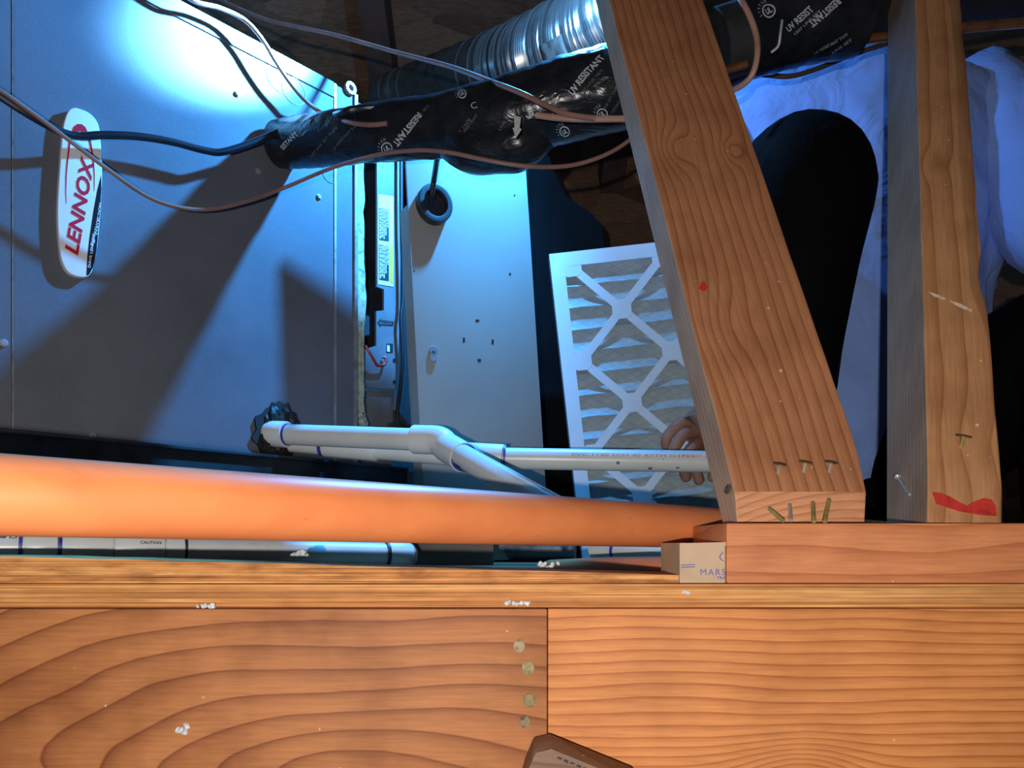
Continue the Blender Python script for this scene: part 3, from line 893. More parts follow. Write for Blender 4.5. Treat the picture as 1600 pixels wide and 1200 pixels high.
# swoosh: the cap of the loop and its two long tails
cap = [(112, 207), (115, 198), (121, 193.5), (128, 194), (134, 199), (138, 209), (132, 209), (126, 205), (119, 206), (114, 212)]
mb.prism([bp(*p) for p in cap], -FN * 0.0002)
def tail(pts, w):
    n = len(pts); a = []; b_ = []
    for i, (x, y) in enumerate(pts):
        k = w * (1 - i / (n - 1)) + 0.25; a.append((x - k, y)); b_.append((x + k, y))
    mb.prism([bp(*p) for p in a + b_[::-1]], -FN * 0.0002)
tail([(113, 208), (109, 222), (106, 245), (103.5, 275), (103, 300), (104, 318)], 1.6)
tail([(137, 206), (141, 222), (145, 245), (147.5, 270), (147.5, 298)], 1.8)
mb.build('swoosh', M['badge_red'], bd)
mb = MB()
for a in (('DAVE LENNOX', bp, 143, 391, 82, 4.2, 54, 0.01), ('Signature', bp, 148.5, 363, 78, 6.0, 48, 0.0, 0.4), ('COLLECTION', bp, 154, 342, 84, 3.8, 50, 0.01)):
    mb = MB(); text_on(mb, *a); mb.build('lettering', M['white_paper'], bd)

# drain pan and the platform below it
mb = MB()
p0 = FW(-300, 0, 0.03); p1 = FW(636, 0, 0.03) 
ztop = lambda q: 0
LP = p1 - p0
rimz = 0.1105
def zb(p, z): return V((p.x, p.y, z))
mb.box(zb(p0, 0.052), LP, -FN * 0.002, V((0, 0, rimz - 0.052)))
mb.box(zb(p0, rimz - 0.004), LP, FN * 0.004, V((0, 0, 0.004)))
mb.box(zb(p1, 0.052), -FN * 0.5, -FD * 0.002, V((0, 0, rimz - 0.052)))
mb.box(zb(p0, 0.050), LP, -FN * 0.5, V((0, 0, 0.002)))
mb.box(zb(p0, 0.052) - FN * 0.498, LP, -FN * 0.002, V((0, 0, rimz - 0.052)))
dp = mb.build('drain_pan', M['pan'], None, bevel=0.0006)
tag(dp, 'dark sheet metal drain pan under the grey furnace', 'drain pan')
mb = MB(); mb.box(zb(p1, 0.072) + FN * 0.001, FD * 0.012, FN * -0.002, V((0, 0, 0.034)))
mb.box(zb(p1, 0.062) + FN * 0.001, FD * 0.018, FN * 0.006, V((0, 0, 0.004)))
mb.build('corner_clip', M['steel'], dp)
mb = MB()
p2 = FW(800, 0, 0.02)
mb.box(zb(p0, DECK + 0.0005) - FN * 0.01, p1 - p0 - FD * 0.01, -FN * 0.46, V((0, 0, 0.05 - DECK - 0.001)))
o = mb.build('platform', M['platform'], None)
tag(o, 'dark wooden platform carrying the drain pan off the deck', 'platform')

# ------------------------------------------------------------------ beige door standing in front of the bay
PC = V((-0.139, 0.966, 0.526)); PN = V((0.5, -0.866, 0.0)).normalized(); PD = V((0.866, 0.5, 0)).normalized()
def DP(px, py, h=0.0): return ray(px, py, PC + PN * h, PN)
door = thing('access_door', DP(760, 870), 'beige sheet metal access door standing loose right of the furnace', 'door panel')
mb = MB()
quadD = [(630.5, 191), (817, 182), (860, 872), (667.5, 880)]
mb.prism([DP(*p) for p in quadD], -PN * 0.004)
mb.build('door_skin', M['beige'], door, bevel=0.0014, smooth=True)
mb = MB(); mb.prism([DP(638, 318, -0.0041), DP(641, 318, -0.0041), DP(671, 879, -0.0041), DP(667.8, 879, -0.0041)], -PN * 0.030)
mb.build('side_flange', M['beige'], door)
mb = MB(); mb.prism([DP(823, 330, -0.0041), DP(826, 330, -0.0041), DP(859.5, 872, -0.0041), DP(856.5, 872, -0.0041)], -PN * 0.030)
mb.build('side_flange', M['beige'], door)
mb = MB(); c = DP(676.5, 553)
mb.disc(c + V((0, 0, 0.0045)), PN, 0.006, 0.003, 14); mb.disc(c - V((0, 0, 0.0055)), PN, 0.0055, 0.003, 14)
mb.box(c + V((0, 0, -0.004)) - PD * 0.003, PD * 0.006, PN * 0.003, V((0, 0, 0.008)))
mb.build('latch', M['steel'], door, bevel=0.0006)
for (px, py, w_, h_) in ((746, 501, 5.5, 3.5), (725, 531, 3.2, 7), (770, 534, 3.2, 7), (749, 563, 5, 4.5), (797, 428, 3, 3), (804, 305, 2, 2), (647, 423, 2, 2)):
    mb = MB(); mb.prism([DP(px + a * w_ / 2, py + b * h_ / 2, 0.0003) for a, b in ((-1, -1), (1, -1), (1, 1), (-1, 1))], -PN * 0.0008)
    mb.build('slot', M['ink'], door)
# grommet
gc = DP(675, 323)
mb = MB(); n = 24
def ringpts(r, h, sq=1.0): return [gc + PN * h + PD * math.cos(2 * PI * k / n) * r + V((0, 0, math.sin(2 * PI * k / n) * r * 1.05)) for k in range(n)]
for (ra, rb_, ha, hb) in ((0.0245, 0.0165, 0.0005, 0.014),):
    o_, i_ = ringpts(ra, hb), ringpts(rb_, hb)
    mb.ringprism(o_, i_, -PN * (hb - ha))
gr = mb.build('grommet', M['rubber'], door, bevel=0.002, bseg=3, smooth=True)
mb = MB(); mb.prism(ringpts(0.0166, 0.0012), -PN * 0.0006); mb.build('hole', M['ink'], gr)
mb = MB()
mb.tube([P(690, 195, 0.90), P(685, 235, 0.90), DP(679, 275, 0.03), DP(675, 302, 0.018), DP(673, 322, 0.008)], 0.0036, 10, smooth=5)
o = mb.build('cable', M['wire_black'], None, smooth=True)
tag(o, 'short black cable dropping from the wrapped line into the door grommet', 'cable')

# ------------------------------------------------------------------ black plenum behind door and filter
mb = MB()
pts = [(800, 235), (858, 240), (868, 270), (884, 303), (928, 334), (942, 352), (947, 400), (960, 520), (960, 872), (800, 872)]
mb.prism([P(x, y, 1.30) for x, y in pts], V((0, 0.35, 0)))
o = mb.build('plenum', M['blackbox'], None, bevel=0.006, smooth=True)
tag(o, 'black wrapped air plenum behind the beige door and the filter', 'plenum')

# ------------------------------------------------------------------ air filter
FY = 1.165; K = F / FY
ang = math.radians(6.3)
fu = V((math.cos(ang), 0, math.sin(ang))); fv = V((math.sin(ang), 0, -math.cos(ang)))
fo = P(858, 397, FY)
WU, WV = 347 / K, 484 / K
low = fo + fv * WV
back = V((0, 0.024, 0))
fil = thing('air_filter', low, 'white framed pleated air filter standing on the deck, held by a hand', 'air filter')
def FQ(u, v, d=0.0): return fo + fu * (u / K) + fv * (v / K) + V((0, d, 0))
mb = MB()
Wp, Hp = 347.0, 484.0
fr = 22.0
for (u0, v0, u1, v1) in ((0, 0, Wp, fr), (0, Hp - fr, Wp, Hp), (0, fr, fr, Hp - fr), (Wp - fr, fr, Wp, Hp - fr)):
    mb.prism([FQ(u0, v0), FQ(u1, v0), FQ(u1, v1), FQ(u0, v1)], back)
mb.build('frame', M['card'], fil)
# die-cut lattice: bars and nodes
mb = MB()
pu, pv = 141.0, 147.0
uo, vo = 33.0, 24.0
def bar(a, b, w, d):
    t = V((b[0] - a[0], b[1] - a[1], 0)).normalized(); nx, ny = -t.y * w / 2, t.x * w / 2
    mb.prism([FQ(a[0] + nx, a[1] + ny, d), FQ(b[0] + nx, b[1] + ny, d), FQ(b[0] - nx, b[1] - ny, d), FQ(a[0] - nx, a[1] - ny, d)], V((0, 0.0012, 0)))
rows = []
for j in range(7):
    for i in range(3 if j % 2 == 0 else 2):
        rows.append((i + (0.5 if j % 2 else 0), j / 2))
def nodep(q): return (uo + q[0] * pu, vo + q[1] * pv)
for q in rows:
    for s in (-0.5, 0.5):
        t = (q[0] + s, q[1] + 0.5)
        if t in rows: bar(nodep(q), nodep(t), 13.0, 0.0004 if s < 0 else 0.0006)
for q in rows:
    cx, cy = nodep(q); r = 15.0; r2 = 8.5
    pts = [(-r, -r2), (-r2, -r), (r2, -r), (r, -r2), (r, r2), (r2, r), (-r2, r), (-r, r2)]
    pts = [(min(max(cx + x, 2), Wp - 2), min(max(cy + y, 2), Hp - 2)) for x, y in pts]
    mb.prism([FQ(x, y, 0.0002) for x, y in pts], V((0, 0.0012, 0)))
mb.build('lattice', M['card'], fil)
# corner gussets of the frame
for (u, v, a, b) in ((fr, fr, 1, 1), (Wp - fr, fr, -1, 1), (fr, Hp - fr, 1, -1), (Wp - fr, Hp - fr, -1, -1)):
    mb = MB(); mb.prism([FQ(u - a, v - b, 0.0001), FQ(u + a * 14, v - b, 0.0001), FQ(u - a, v + b * 14, 0.0001)], V((0, 0.001, 0)))
    mb.build('corner_gusset', M['card'], fil)
# pleats: a zigzag sheet, its folds running across the frame
mb = MB()
npl = 13; per = (Hp - 2 * fr + 8) / npl
vs = []; fs = []
NU = 24
NS = 8
for i in range(npl * NS + 1):
    t = (i % NS) / NS
    v = fr - 4 + per * i / NS
    d = 0.0035 + 0.0075 * (math.sin(PI * t) ** 0.75)
    for k in range(NU + 1):
        u = fr - 3 + (Wp - 2 * fr + 6) * k / NU
        wob = 2.0 * noise.noise(V((k * 0.3, i // NS, 4.0))) * (1 - t) + 2.0 * noise.noise(V((k * 0.3, i // NS + 1, 4.0))) * t
        vs.append(FQ(u, v + wob, d))
for i in range(npl * NS):
    for k in range(NU):
        a = i * (NU + 1) + k
        fs.append((a, a + 1, a + NU + 2, a + NU + 1))
mb.add(vs, fs)
med = mb.build('pleated_media', M['media'], fil)
mb = MB(); mb.prism([FQ(4, 4, 0.0225), FQ(Wp - 4, 4, 0.0225), FQ(Wp - 4, Hp - 4, 0.0225), FQ(4, Hp - 4, 0.0225)], V((0, 0.001, 0)))
mb.build('backing', M['media'], fil)

# ------------------------------------------------------------------ wrapped line set
ls = thing('line_set', P(700, 240, 0.86), 'black tape wrapped refrigerant line set with pale printed letters entering the furnace', 'pipe')
spts = [(437, 226, 0.948, 34), (475, 222, 0.93, 37), (530, 215, 0.905, 39), (600, 206, 0.88, 42), (680, 198, 0.86, 45), (760, 188, 0.842, 53), (830, 172, 0.832, 58), (900, 152, 0.825, 60), (980, 130, 0.82, 62), (1080, 84, 0.83, 66), (1160, 50, 0.84, 68), (1240, 27, 0.845, 70), (1332, 8, 0.85, 72)]
pp = [P(x, y, d) for x, y, d, r in spts]; rr = [r * d / F for x, y, d, r in spts]
def rf(u, th): return 1 + 0.035 * noise.noise(V((u * 22, math.cos(th) * 1.2, math.sin(th) * 1.2))) + 0.012 * math.sin(u * 190 + th) 
mb = MB(); spL = mb.tube(pp, rr, 28, smooth=7, rfun=rf)
jk = mb.build('tape_wrap', M['jacket'], ls, smooth=True, sharp=1.2)
# hanging fold under the wrap
mb = MB(); mb.tube([P(695, 212, 0.86), P(735, 226, 0.848), P(775, 232, 0.84), P(812, 222, 0.836), P(850, 200, 0.836)], [0.022, 0.030, 0.0265, 0.030, 0.022], 20, smooth=5, rfun=lambda u, t: 1 + 0.05 * noise.noise(V((u * 6, math.cos(t), math.sin(t)))))
mb.build('tape_fold', M['jacket'], ls, smooth=True, sharp=1.2)
mb = MB(); mb.tube([P(1300, 5, 0.86), P(1340, 0, 0.91), P(1480, -22, 0.99), P(1640, -45, 1.02)], 0.049, 22, smooth=4)
mb.build('foam_tube', M['foam'], ls, smooth=True)
mb = MB(); mb.tube([P(1120, 72, 0.80), P(1158, 60, 0.80)], 0.036, 20); mb.build('foam_tube', M['foam'], ls, smooth=True)
mb = MB(); mb.tube([P(1120, 113, 0.775), P(1166, 101, 0.775)], 0.0045, 14); mb.build('copper_tube', M['copper'], ls, smooth=True)
# printed letters, wrapped onto the tube
def inv_surface(cx, cy):
    best = None
    for i in range(161):
        u = i / 160
        for k in range(60):
            th = 2 * PI * k / 60
            p = spL.surf(u, th); n_ = p - spL.surf(u, th, -0.01)
            if n_.dot(-p) <= 0: continue
            q = proj(p); e = (q[0] - cx) ** 2 + (q[1] - cy) ** 2
            if best is None or e < best[0]: best = (e, u, th)
    return best[1], best[2]
def wrapped(mb, s, cx, cy, ang, size, width=None, **kw):
    u0, t0 = inv_surface(cx, cy)
    q0 = proj(spL.surf(u0, t0)); e = 1e-3
    qu = proj(spL.surf(u0 + e, t0)); qt = proj(spL.surf(u0, t0 + e))
    a, b, c, d = (qu[0] - q0[0]) / e, (qt[0] - q0[0]) / e, (qu[1] - q0[1]) / e, (qt[1] - q0[1]) / e
    det = a * d - b * c
    def put(px, py):
        x, y = px - cx, py - cy
        return spL.surf(u0 + (d * x - b * y) / det, t0 + (-c * x + a * y) / det, 0.0011, rf)
    text_on(mb, s, put, cx, cy, ang, size, width, cell=0.3, **kw)
    return put
mb = None
def word(mat, s_, *a, **k):
    q = MB(); wrapped(q, s_, *a, **k); q.build('lettering', M[mat], jk)
word('greyprint', 'SISTANT', 450, 222, 44, 8, 34, bold=0.02)
word('greyprint', 'RESISTANT', 634, 205, 230, 11, 62, bold=0.03, flip=False)
word('greyprint', 'UV RESISTANT', 914, 118, 50, 11, 74, bold=0.03)
word('greyprint', 'UV', 831, 180, 45, 8, 15, bold=0.03)
word('greyprint', 'UV', 974, 117, 50, 10, 18, bold=0.03)
word('greyprint', 'UV RESIST', 1249, 27, 42, 11, 52, bold=0.03)
word('greyprint', 'RESISTANT', 1286, 18, 222, 11, 58, bold=0.03)
word('greyprint', 'C', 741, 165, 20, 10, 9)
for (x, y, a, s, w_) in ((502, 222, 48, '1507 LINE SET TAPE', 62), (536, 212, 46, 'UV RESISTANT TAPE', 58), (655, 186, 50, '1507 LINE SET', 52), (718, 205, 52, 'LINE SET TAPE', 50), (728, 198, 52, 'UV RESISTANT', 48), (922, 126, 50, '1507 LINE SET', 52), (955, 155, 58, 'LINE SET TAPE', 44), (963, 165, 56, 'UV RESISTANT', 50), (790, 185, 60, 'LINE SET', 34), (885, 186, 58, '1507', 22), (1262, 32, 42, '1507 LINE SET', 54), (1300, 68, 30, 'UV RESISTANT TAPE', 60), (1312, 74, 30, 'LINE SET', 36), (1150, 30, 50, 'TAPE', 24)):
    word('dimprint' if x < 1200 else 'greyprint', s, x, y, a, 4.2, w_)
def ulmark(mb, cx, cy, r):
    put = wrapped(mb, 'UL', cx, cy, 30, r * 0.85, r * 1.0, bold=0.04, shear=0.1)
    n = 22
    mb.ringprism([put(cx + r * math.cos(2 * PI * k / n), cy + r * math.sin(2 * PI * k / n)) for k in range(n)],
                 [put(cx + r * .8 * math.cos(2 * PI * k / n), cy + r * .8 * math.sin(2 * PI * k / n)) for k in range(n)], V((0, 0.0004, 0)))
    for k in range(6):
        a = 2.6 + k * 0.36
        text_on(mb, 'LISTED'[k], put, cx + r * 1.45 * math.cos(a), cy + r * 1.45 * math.sin(a), -math.degrees(a) - 90, r * 0.38)
for (x, y, r) in ((605, 230, 9), (943, 180, 9), (880, 203, 8), (724, 148, 7), (1198, 17, 11), (1162, 52, 10)):
    mb = MB(); ulmark(mb, x, y, r); mb.build('approval_mark', M['greyprint'], jk)
mb = MB()
for i, q in enumerate(([(803, 180), (814, 183), (812, 200), (815, 202), (806, 216), (801, 200), (804, 199)],)):
    mb.prism([P(x, y, 0.770) for x, y in q], V((0, 0.0006, 0)))
mb.build('tape_scrap', M['greyprint'], ls)
# clear tape end curling on the right-hand wrap
mb = MB(); mb.tube([P(1222, 32, 0.778), P(1219, 55, 0.775), P(1216, 72, 0.78), P(1205, 82, 0.785)], 0.0014, 6, smooth=3); mb.build('tape_curl', M['greyprint'], ls)

# ------------------------------------------------------------------ flexible metal duct
fd = thing('flex_duct', P(930, 60, 0.86), 'silver corrugated flexible metal duct running above the wrapped line', 'duct')
fpts = [(1000, 0, 1.17, 74), (945, 38, 1.25, 69), (890, 66, 1.33, 62), (820, 92, 1.45, 53), (740, 114, 1.63, 43), (660, 134, 1.85, 33), (600, 149, 1.99, 27)]
fps_ = [P(x, y, d) for x, y, d, r in fpts]; frr = [r * d / F for x, y, d, r in fpts]
dense = Spine(fps_, frr, 60)
rp, rr_, acc = [dense.p[0]], [dense.r[0]], 0.0
for i in range(1, len(dense.p)):
    acc += (dense.p[i] - dense.p[i - 1]).length
    if acc >= 0.0036: rp.append(dense.p[i]); rr_.append(dense.r[i]); acc -= 0.0036
sp = Spine(rp, rr_, 0)
seg = 28; vs = []; fs = []
N = len(sp.p)
for i in range(N):
    for k in range(seg):
        th = 2 * PI * k / seg
        rb = 1 + (0.028 if i % 2 else -0.028) + (0.022 if (i // 2) % 8 == 0 else 0) + 0.012 * noise.noise(V((i * 0.12, math.cos(th) * 2, math.sin(th) * 2)))
        vs.append(sp.p[i] + (sp.a[i] * math.cos(th) + sp.b[i] * math.sin(th)) * sp.r[i] * rb)
for i in range(N - 1):
    for k in range(seg):
        fs.append((i * seg + k, i * seg + (k + 1) % seg, (i + 1) * seg + (k + 1) % seg, (i + 1) * seg + k))
mb = MB(); mb.add(vs, fs); mb.build('corrugated_tube', M['flex'], fd, smooth=True, sharp=1.5)
mb = MB()
nU, nT = 6, 6; vs = []; fs = []
ctr = None; best = 1e9
for i in range(120):
    for k in range(60):
        th = 2 * PI * k / 60; p = sp.surf(i / 119, th)
        if (p - sp.surf(i / 119, th, -0.01)).dot(-p) <= 0: continue
        q = proj(p); e = (q[0] - 874) ** 2 + (q[1] - 95) ** 2
        if e < best: best = e; ctr = (i / 119, th)
for i in range(nU + 1):
    for k in range(nT + 1):
        vs.append(sp.surf(ctr[0] + (i / nU - 0.5) * 0.066, ctr[1] + (k / nT - 0.5) * 0.85, 0.0024))
for i in range(nU):
    for k in range(nT):
        a = i * (nT + 1) + k; fs.append((a, a + 1, a + nT + 2, a + nT + 1))
mb.add(vs, fs); tp = mb.build('tape_patch', M['tape'], fd, smooth=True)
tp.modifiers.new('thickness', 'SOLIDIFY').thickness = 0.001

# ------------------------------------------------------------------ loose wires
def wire(label, pts, r, mat, name='wire', cat='wire', smooth=6):
    mb = MB(); mb.tube(pts, r, 10, smooth=smooth)
    return tag(mb.build(name, M[mat], None, smooth=True), label, cat)
f_ = lambda x, y, h: FP(x, y, h)
wire('long brown wire sagging across the badge and under the wrapped line',
     [f_(-700, -60, .05), f_(-350, 0, .05), f_(-150, 55, .05), f_(-60, 105, .045), f_(0, 141, .045), f_(50, 176, .042), f_(100, 213, .04), f_(165, 262, .04), (f_(225, 304, .04)), f_(275, 323, .042), f_(330, 327, .045), f_(395, 312, .05), f_(450, 291, .06), P(520, 262, .87), P(590, 242, .83), P(650, 235, .808), P(700, 238, .79), P(750, 248, .782), P(800, 257, .782), P(850, 261, .79), P(900, 257, .80), P(950, 240, .80), P(990, 214, .80), P(1040, 170, .79)], 0.0022, 'wire_brown')
wire('thick black cable crossing the badge into the top of the wrapped line',
     [f_(-700, -50, .03), f_(-350, 5, .03), f_(-150, 62, .03), f_(-60, 108, .03), f_(0, 150, .03), f_(50, 182, .03), f_(95, 206, .026), f_(125, 213, .024), f_(160, 211, .024), f_(215, 213, .024), f_(270, 222, .024), f_(320, 235, .024), f_(350, 237, .026), f_(400, 221, .03), f_(445, 203, .036), f_(500, 188, .05), P(530, 178, .865), P(560, 170, .855), P(600, 168, .855), P(650, 166, .85)], 0.0041, 'wire_black', 'cable', 'cable')
wire('brown wire curving down over the furnace top edge to the wrapped line',
     [f_(60, -190, -.02), f_(150, -120, .0), f_(250, -40, .02), f_(300, 0, .022), f_(345, 13, .022), f_(383, 32, .022), f_(410, 62, .022), f_(430, 95, .022), f_(450, 125, .022), f_(475, 155, .022), f_(505, 178, .028), P(540, 190, .86), P(575, 195, .842), P(605, 193, .836)], 0.0027, 'wire_brown')
wire('brown wire hanging along the roof in front of the flexible duct',
     [P(120, -150, 1.3), P(230, -70, 1.2), P(310, -20, 1.15), P(350, 3, 1.12), P(420, 32, 1.08), P(520, 54, 1.03), P(620, 82, .98), P(700, 103, .90), P(760, 125, .82), P(810, 144, .777), P(850, 163, .762), P(885, 178, .752), P(930, 185, .75)], 0.0028, 'wire_brown')
wire('short tan wire lying across the wrapped line left of the leaning stud',
     [P(838, 180, .766), P(870, 184, .758), P(905, 186, .756), P(950, 186, .756), P(1000, 185, .76), P(1040, 183, .765)], 0.0031, 'wire_pink')
wire('tan wire looping down over the wrapped line between the studs',
     [P(1140, -30, .80), P(1158, 0, .765), P(1172, 27, .76), P(1182, 58, .76), P(1183, 88, .76), P(1176, 115, .765), P(1160, 133, .775), P(1135, 143, .79), P(1100, 145, .80)], 0.0031, 'wire_pink')
wire('dark brown wire sagging across the blue shirt between the studs',
     [P(1110, 112, .92), P(1150, 114, .92), P(1195, 117, .92), P(1235, 119, .92), P(1275, 108, .92), P(1320, 90, .92), P(1370, 73, .92), P(1430, 55, .92), P(1520, 35, .92)], 0.0030, 'wire_dark')
wire('straight copper pipe below the black foam tube at the upper right',
     [P(1290, 67, .90), P(1400, 56, .90), P(1500, 44, .90), P(1640, 32, .90)], 0.0058, 'copper', 'copper_pipe', 'pipe', 0)

# ------------------------------------------------------------------ white drain pipes
def ring_on(mb, a, b, t, r, w_):
    p = a.lerp(b, t); d = (b - a).normalized(); mb.tube([p - d * w_, p + d * w_], r, 22)
R34 = 0.01335
# upper pipe: out of the furnace, bending down to the right
A0, A1 = P(424, 678, 0.945), P(655, 687, 0.872)
A2 = P(705, 700, 0.855); A3 = P(885, 806, 0.66)
pp1 = thing('drain_pipe', A0, 'white plastic drain pipe leaving the furnace and bending downwards at an elbow', 'pipe')
mb = MB(); mb.tube([A0, A1], R34, 24); mb.build('pipe', M['pvc'], pp1, smooth=True)
mb = MB(); d = (A1 - A0).normalized(); mb.tube([A0 - d * 0.004, A0 + d * 0.0245], 0.0168, 24)
cp = mb.build('coupling', M['pvc_fit'], pp1, smooth=True, bevel=0.0008)
mb = MB(); mb.tube([A0 + d * 0.0245, A0 + d * 0.0275], 0.0142, 22); mb.build('primer_ring', M['primer'], pp1, smooth=True)
E0 = P(648, 686.5, 0.875); E1 = P(678, 687.5, 0.865); E2 = P(697, 698, 0.855); E3 = P(724, 714.5, 0.826)
mb = MB(); mb.tube([E0, E0.lerp(E1, .5), E1, E1.lerp(E2, .5) + V((0.001, 0, .002)), E2, E2.lerp(E3, .5), E3], [0.0172] * 7, 26, smooth=3)
mb.build('elbow', M['pvc_fit'], pp1, smooth=True, bevel=0.0008)
mb = MB(); mb.tube([E2, A3], R34, 24); mb.build('pipe', M['pvc'], pp1, smooth=True)
mb = MB(); d = (A3 - E2).normalized()
mb.tube([E3 - d * 0.001, E3 + d * 0.0034], 0.0158, 22)
mb.build('primer_ring', M['primer'], pp1, smooth=True)
mb = MB()
dd = (A3 - E2).normalized(); sd = dd.cross(V((0, -1, 0.2))).normalized(); 
spq = Spine([E2, A3], R34, 0)
vs = []; fs = []
u0 = (E3 - E2).length / (A3 - E2).length
th0 = min((((proj(spq.surf(u0 + 0.05, 2 * PI * k / 90))[0] - 722) ** 2 + (proj(spq.surf(u0 + 0.05, 2 * PI * k / 90))[1] - 727) ** 2 + (1e6 if (spq.surf(u0 + 0.05, 2 * PI * k / 90) - spq.surf(u0 + 0.05, 2 * PI * k / 90, -0.005)).dot(spq.surf(u0 + .05, 0)) > 0 else 0)), 2 * PI * k / 90) for k in range(90))[1]
for i in range(5):
    for k in range(7):
        vs.append(spq.surf(u0 + 0.012 + 0.075 * i / 4, th0 + 1.1 * (k / 6 - 0.5), 0.0005))
for i in range(4):
    for k in range(6):
        a = i * 7 + k; fs.append((a, a + 1, a + 8, a + 7))
mb.add(vs, fs); mb.build('primer_smear', M['primer'], pp1)
# second pipe behind and below it, running right behind the studs
B0, B1 = P(452, 699, 0.95), P(1240, 722, 0.905)
B0 = P(455, 691, 0.955)
pp2 = thing('drain_pipe', B0, 'white plastic drain pipe running level past the filter behind the leaning stud', 'pipe')
J = P(700, 711, 0.925)
mb = MB(); mb.tube([B0, J], R34 * 0.98, 22); mb.tube([J, P(790, 716, 0.912)], R34, 22); mb.tube([P(780, 716, 0.912), P(1330, 725, 0.885)], R34, 24)
mb.build('pipe', M['pvc'], pp2, smooth=True)
B = lambda t: B0.lerp(J, t)
mb = MB(); mb.tube([B(.22), B(.56)], 0.0155, 22); mb.build('coupling', M['pvc_fit'], pp2, smooth=True, bevel=0.0008)
mb = MB(); mb.tube([P(715, 711.5, 0.924), P(788, 715.5, 0.9115)], 0.0170, 24)
mb.build('coupling', M['pvc_fit'], pp2, smooth=True, bevel=0.0008)
mb = MB(); mb.tube([P(786, 715.5, 0.911), P(789.5, 715.7, 0.911)], 0.0174, 24)
mb.build('primer_ring', M['primer'], pp2, smooth=True); mb = MB(); mb.tube([B(.195), B(.225)], 0.0142, 22)
mb.build('primer_ring', M['primer'], pp2, smooth=True)
spB = Spine([P(780, 716, 0.912), P(1330, 725, 0.885)], R34, 0)
def on_pipe(px, py):
    # nearest facing point on the pipe for a pixel
    best = None
    a = proj(spB.p[0]); b = proj(spB.p[1])
    u = (px - a[0]) / (b[0] - a[0]); cy = a[1] + (b[1] - a[1]) * u
    c = spB.p[0].lerp(spB.p[1], u); r_ = R34
    s = max(-0.98, min(0.98, (cy - py) * c.y / F / r_))
    return c + V((0, -math.sqrt(1 - s * s), s)) * (r_ + 0.0003)
mb = MB()
text_on(mb, 'PVC 1120 SCH 40 ASTM D1785', on_pipe, 990, 713.5, -0.9, 4.2, 190)
mb.build('lettering', M['redink'], pp2); mb = MB()
text_on(mb, 'UPC NSF-pw', on_pipe, 1087, 715, -0.9, 5.0, 52)
mb.build('lettering', M['redink'], pp2)
for (x, y, w_, h_) in ((1037, 713, 2.5, 14), (967, 725, 5, 4), (1018, 733, 6, 3), (1060, 732, 5, 2)):
    mb = MB(); mb.add([on_pipe(x - w_ / 2, y - h_ / 2), on_pipe(x + w_ / 2, y - h_ / 2), on_pipe(x + w_ / 2, y + h_ / 2), on_pipe(x - w_ / 2, y + h_ / 2)], [(0, 1, 2, 3)])
    mb.build('pen_mark', M['blueink'], pp2)

# low pipe along the deck edge
zc = DECK + 0.0172
C0 = V(((-60 - 800) * 0.50 / F, 0.50, zc)); 
def low_at(px):
    # straight run from (x=0, Y=.535) to (x=600, Y=.70)
    a = V(((0 - 800) * 0.62 / F, 0.62, -0.0025)); b = V(((600 - 800) * 0.80 / F, 0.80, -0.0118))
    k = (px - 800) / F
    t = (k * a.y - a.x) / ((b.x - a.x) - k * (b.y - a.y))
    return a.lerp(b, t)
lp = thing('drain_pipe', low_at(300) - V((0, 0, 0.0167)), 'white plastic pipe with couplings lying low behind the torn plywood strip', 'pipe')
mb = MB(); mb.tube([low_at(-120), low_at(612)], 0.01335, 26); mb.build('pipe', M['pvc'], lp, smooth=True)
for (a, b, r) in ((38, 90, 0.0158), (97, 176, 0.0158), (178, 255, 0.0166), (258, 286, 0.0156)):
    mb = MB(); mb.tube([low_at(a), low_at(b)], r, 26); mb.build('coupling', M['pvc_fit'], lp, smooth=True, bevel=0.0006)
for (a, b, m) in ((30, 35.5, 'primer'), (91, 97, 'primer'), (285, 290, 'dprimer'), (600, 605, 'dprimer')):
    mb = MB(); mb.tube([low_at(a), low_at(b)], 0.0154, 24); mb.build('primer_ring', M[m], lp, smooth=True)
mb = MB(); e0, e1 = low_at(604), low_at(640)
dd = (e1 - e0).normalized()
mb.tube([e0, e0 + dd * 0.012, e0 + dd * 0.022, e0 + dd * 0.029, e0 + dd * 0.033, e0 + dd * 0.0345], [0.0156, 0.0156, 0.015, 0.013, 0.009, 0.004], 26)
mb.build('end_cap', M['pvc_fit'], lp, smooth=True)
def on_low(px, py, r=0.01335):
    c = low_at(px); s = max(-0.98, min(0.98, ((HZ - py) * c.y / F - c.z) / r))
    nrm = V((0.55, -0.83, 0)).normalized()
    return c + nrm * math.sqrt(1 - s * s) * (r + 0.0003) + V((0, 0, s * (r + 0.0003)))
mb = MB(); text_on(mb, 'CJ-80', on_low, 12, 838, 180, 7, 30, bold=0.02)
text_on(mb, 'CAUTION', lambda x, y: on_low(x, y, 0.0166), 232, 848, -1, 4.5, 32, bold=0.02)
text_on(mb, 'RECLAIMED', lambda x, y: on_low(x, y, 0.0166), 236, 840, -1, 4.2, 26, bold=0.02)
mb.build('lettering', M['ink'], lp)
# pipe stub right of it, under the orange pipe
mb = MB(); q0, q1 = P(930, 856, 0.81), P(1068, 870, 0.73)
sp_ = thing('drain_pipe', q0.lerp(q1, .5) - V((0, 0, R34)), 'short white pipe with one blue ring passing beneath the orange pipe beside the carton', 'pipe')
mb.tube([q0, q1], R34 * 0.9, 20); mb.build('pipe', M['pvc'], sp_, smooth=True)
t = (966 - 930) / (1068 - 930)
mb = MB(); ring_on(mb, q0, q1, t * 1.05, R34 * 0.9 + 0.0006, 0.0018); mb.build('primer_ring', M['primer'], sp_, smooth=True)

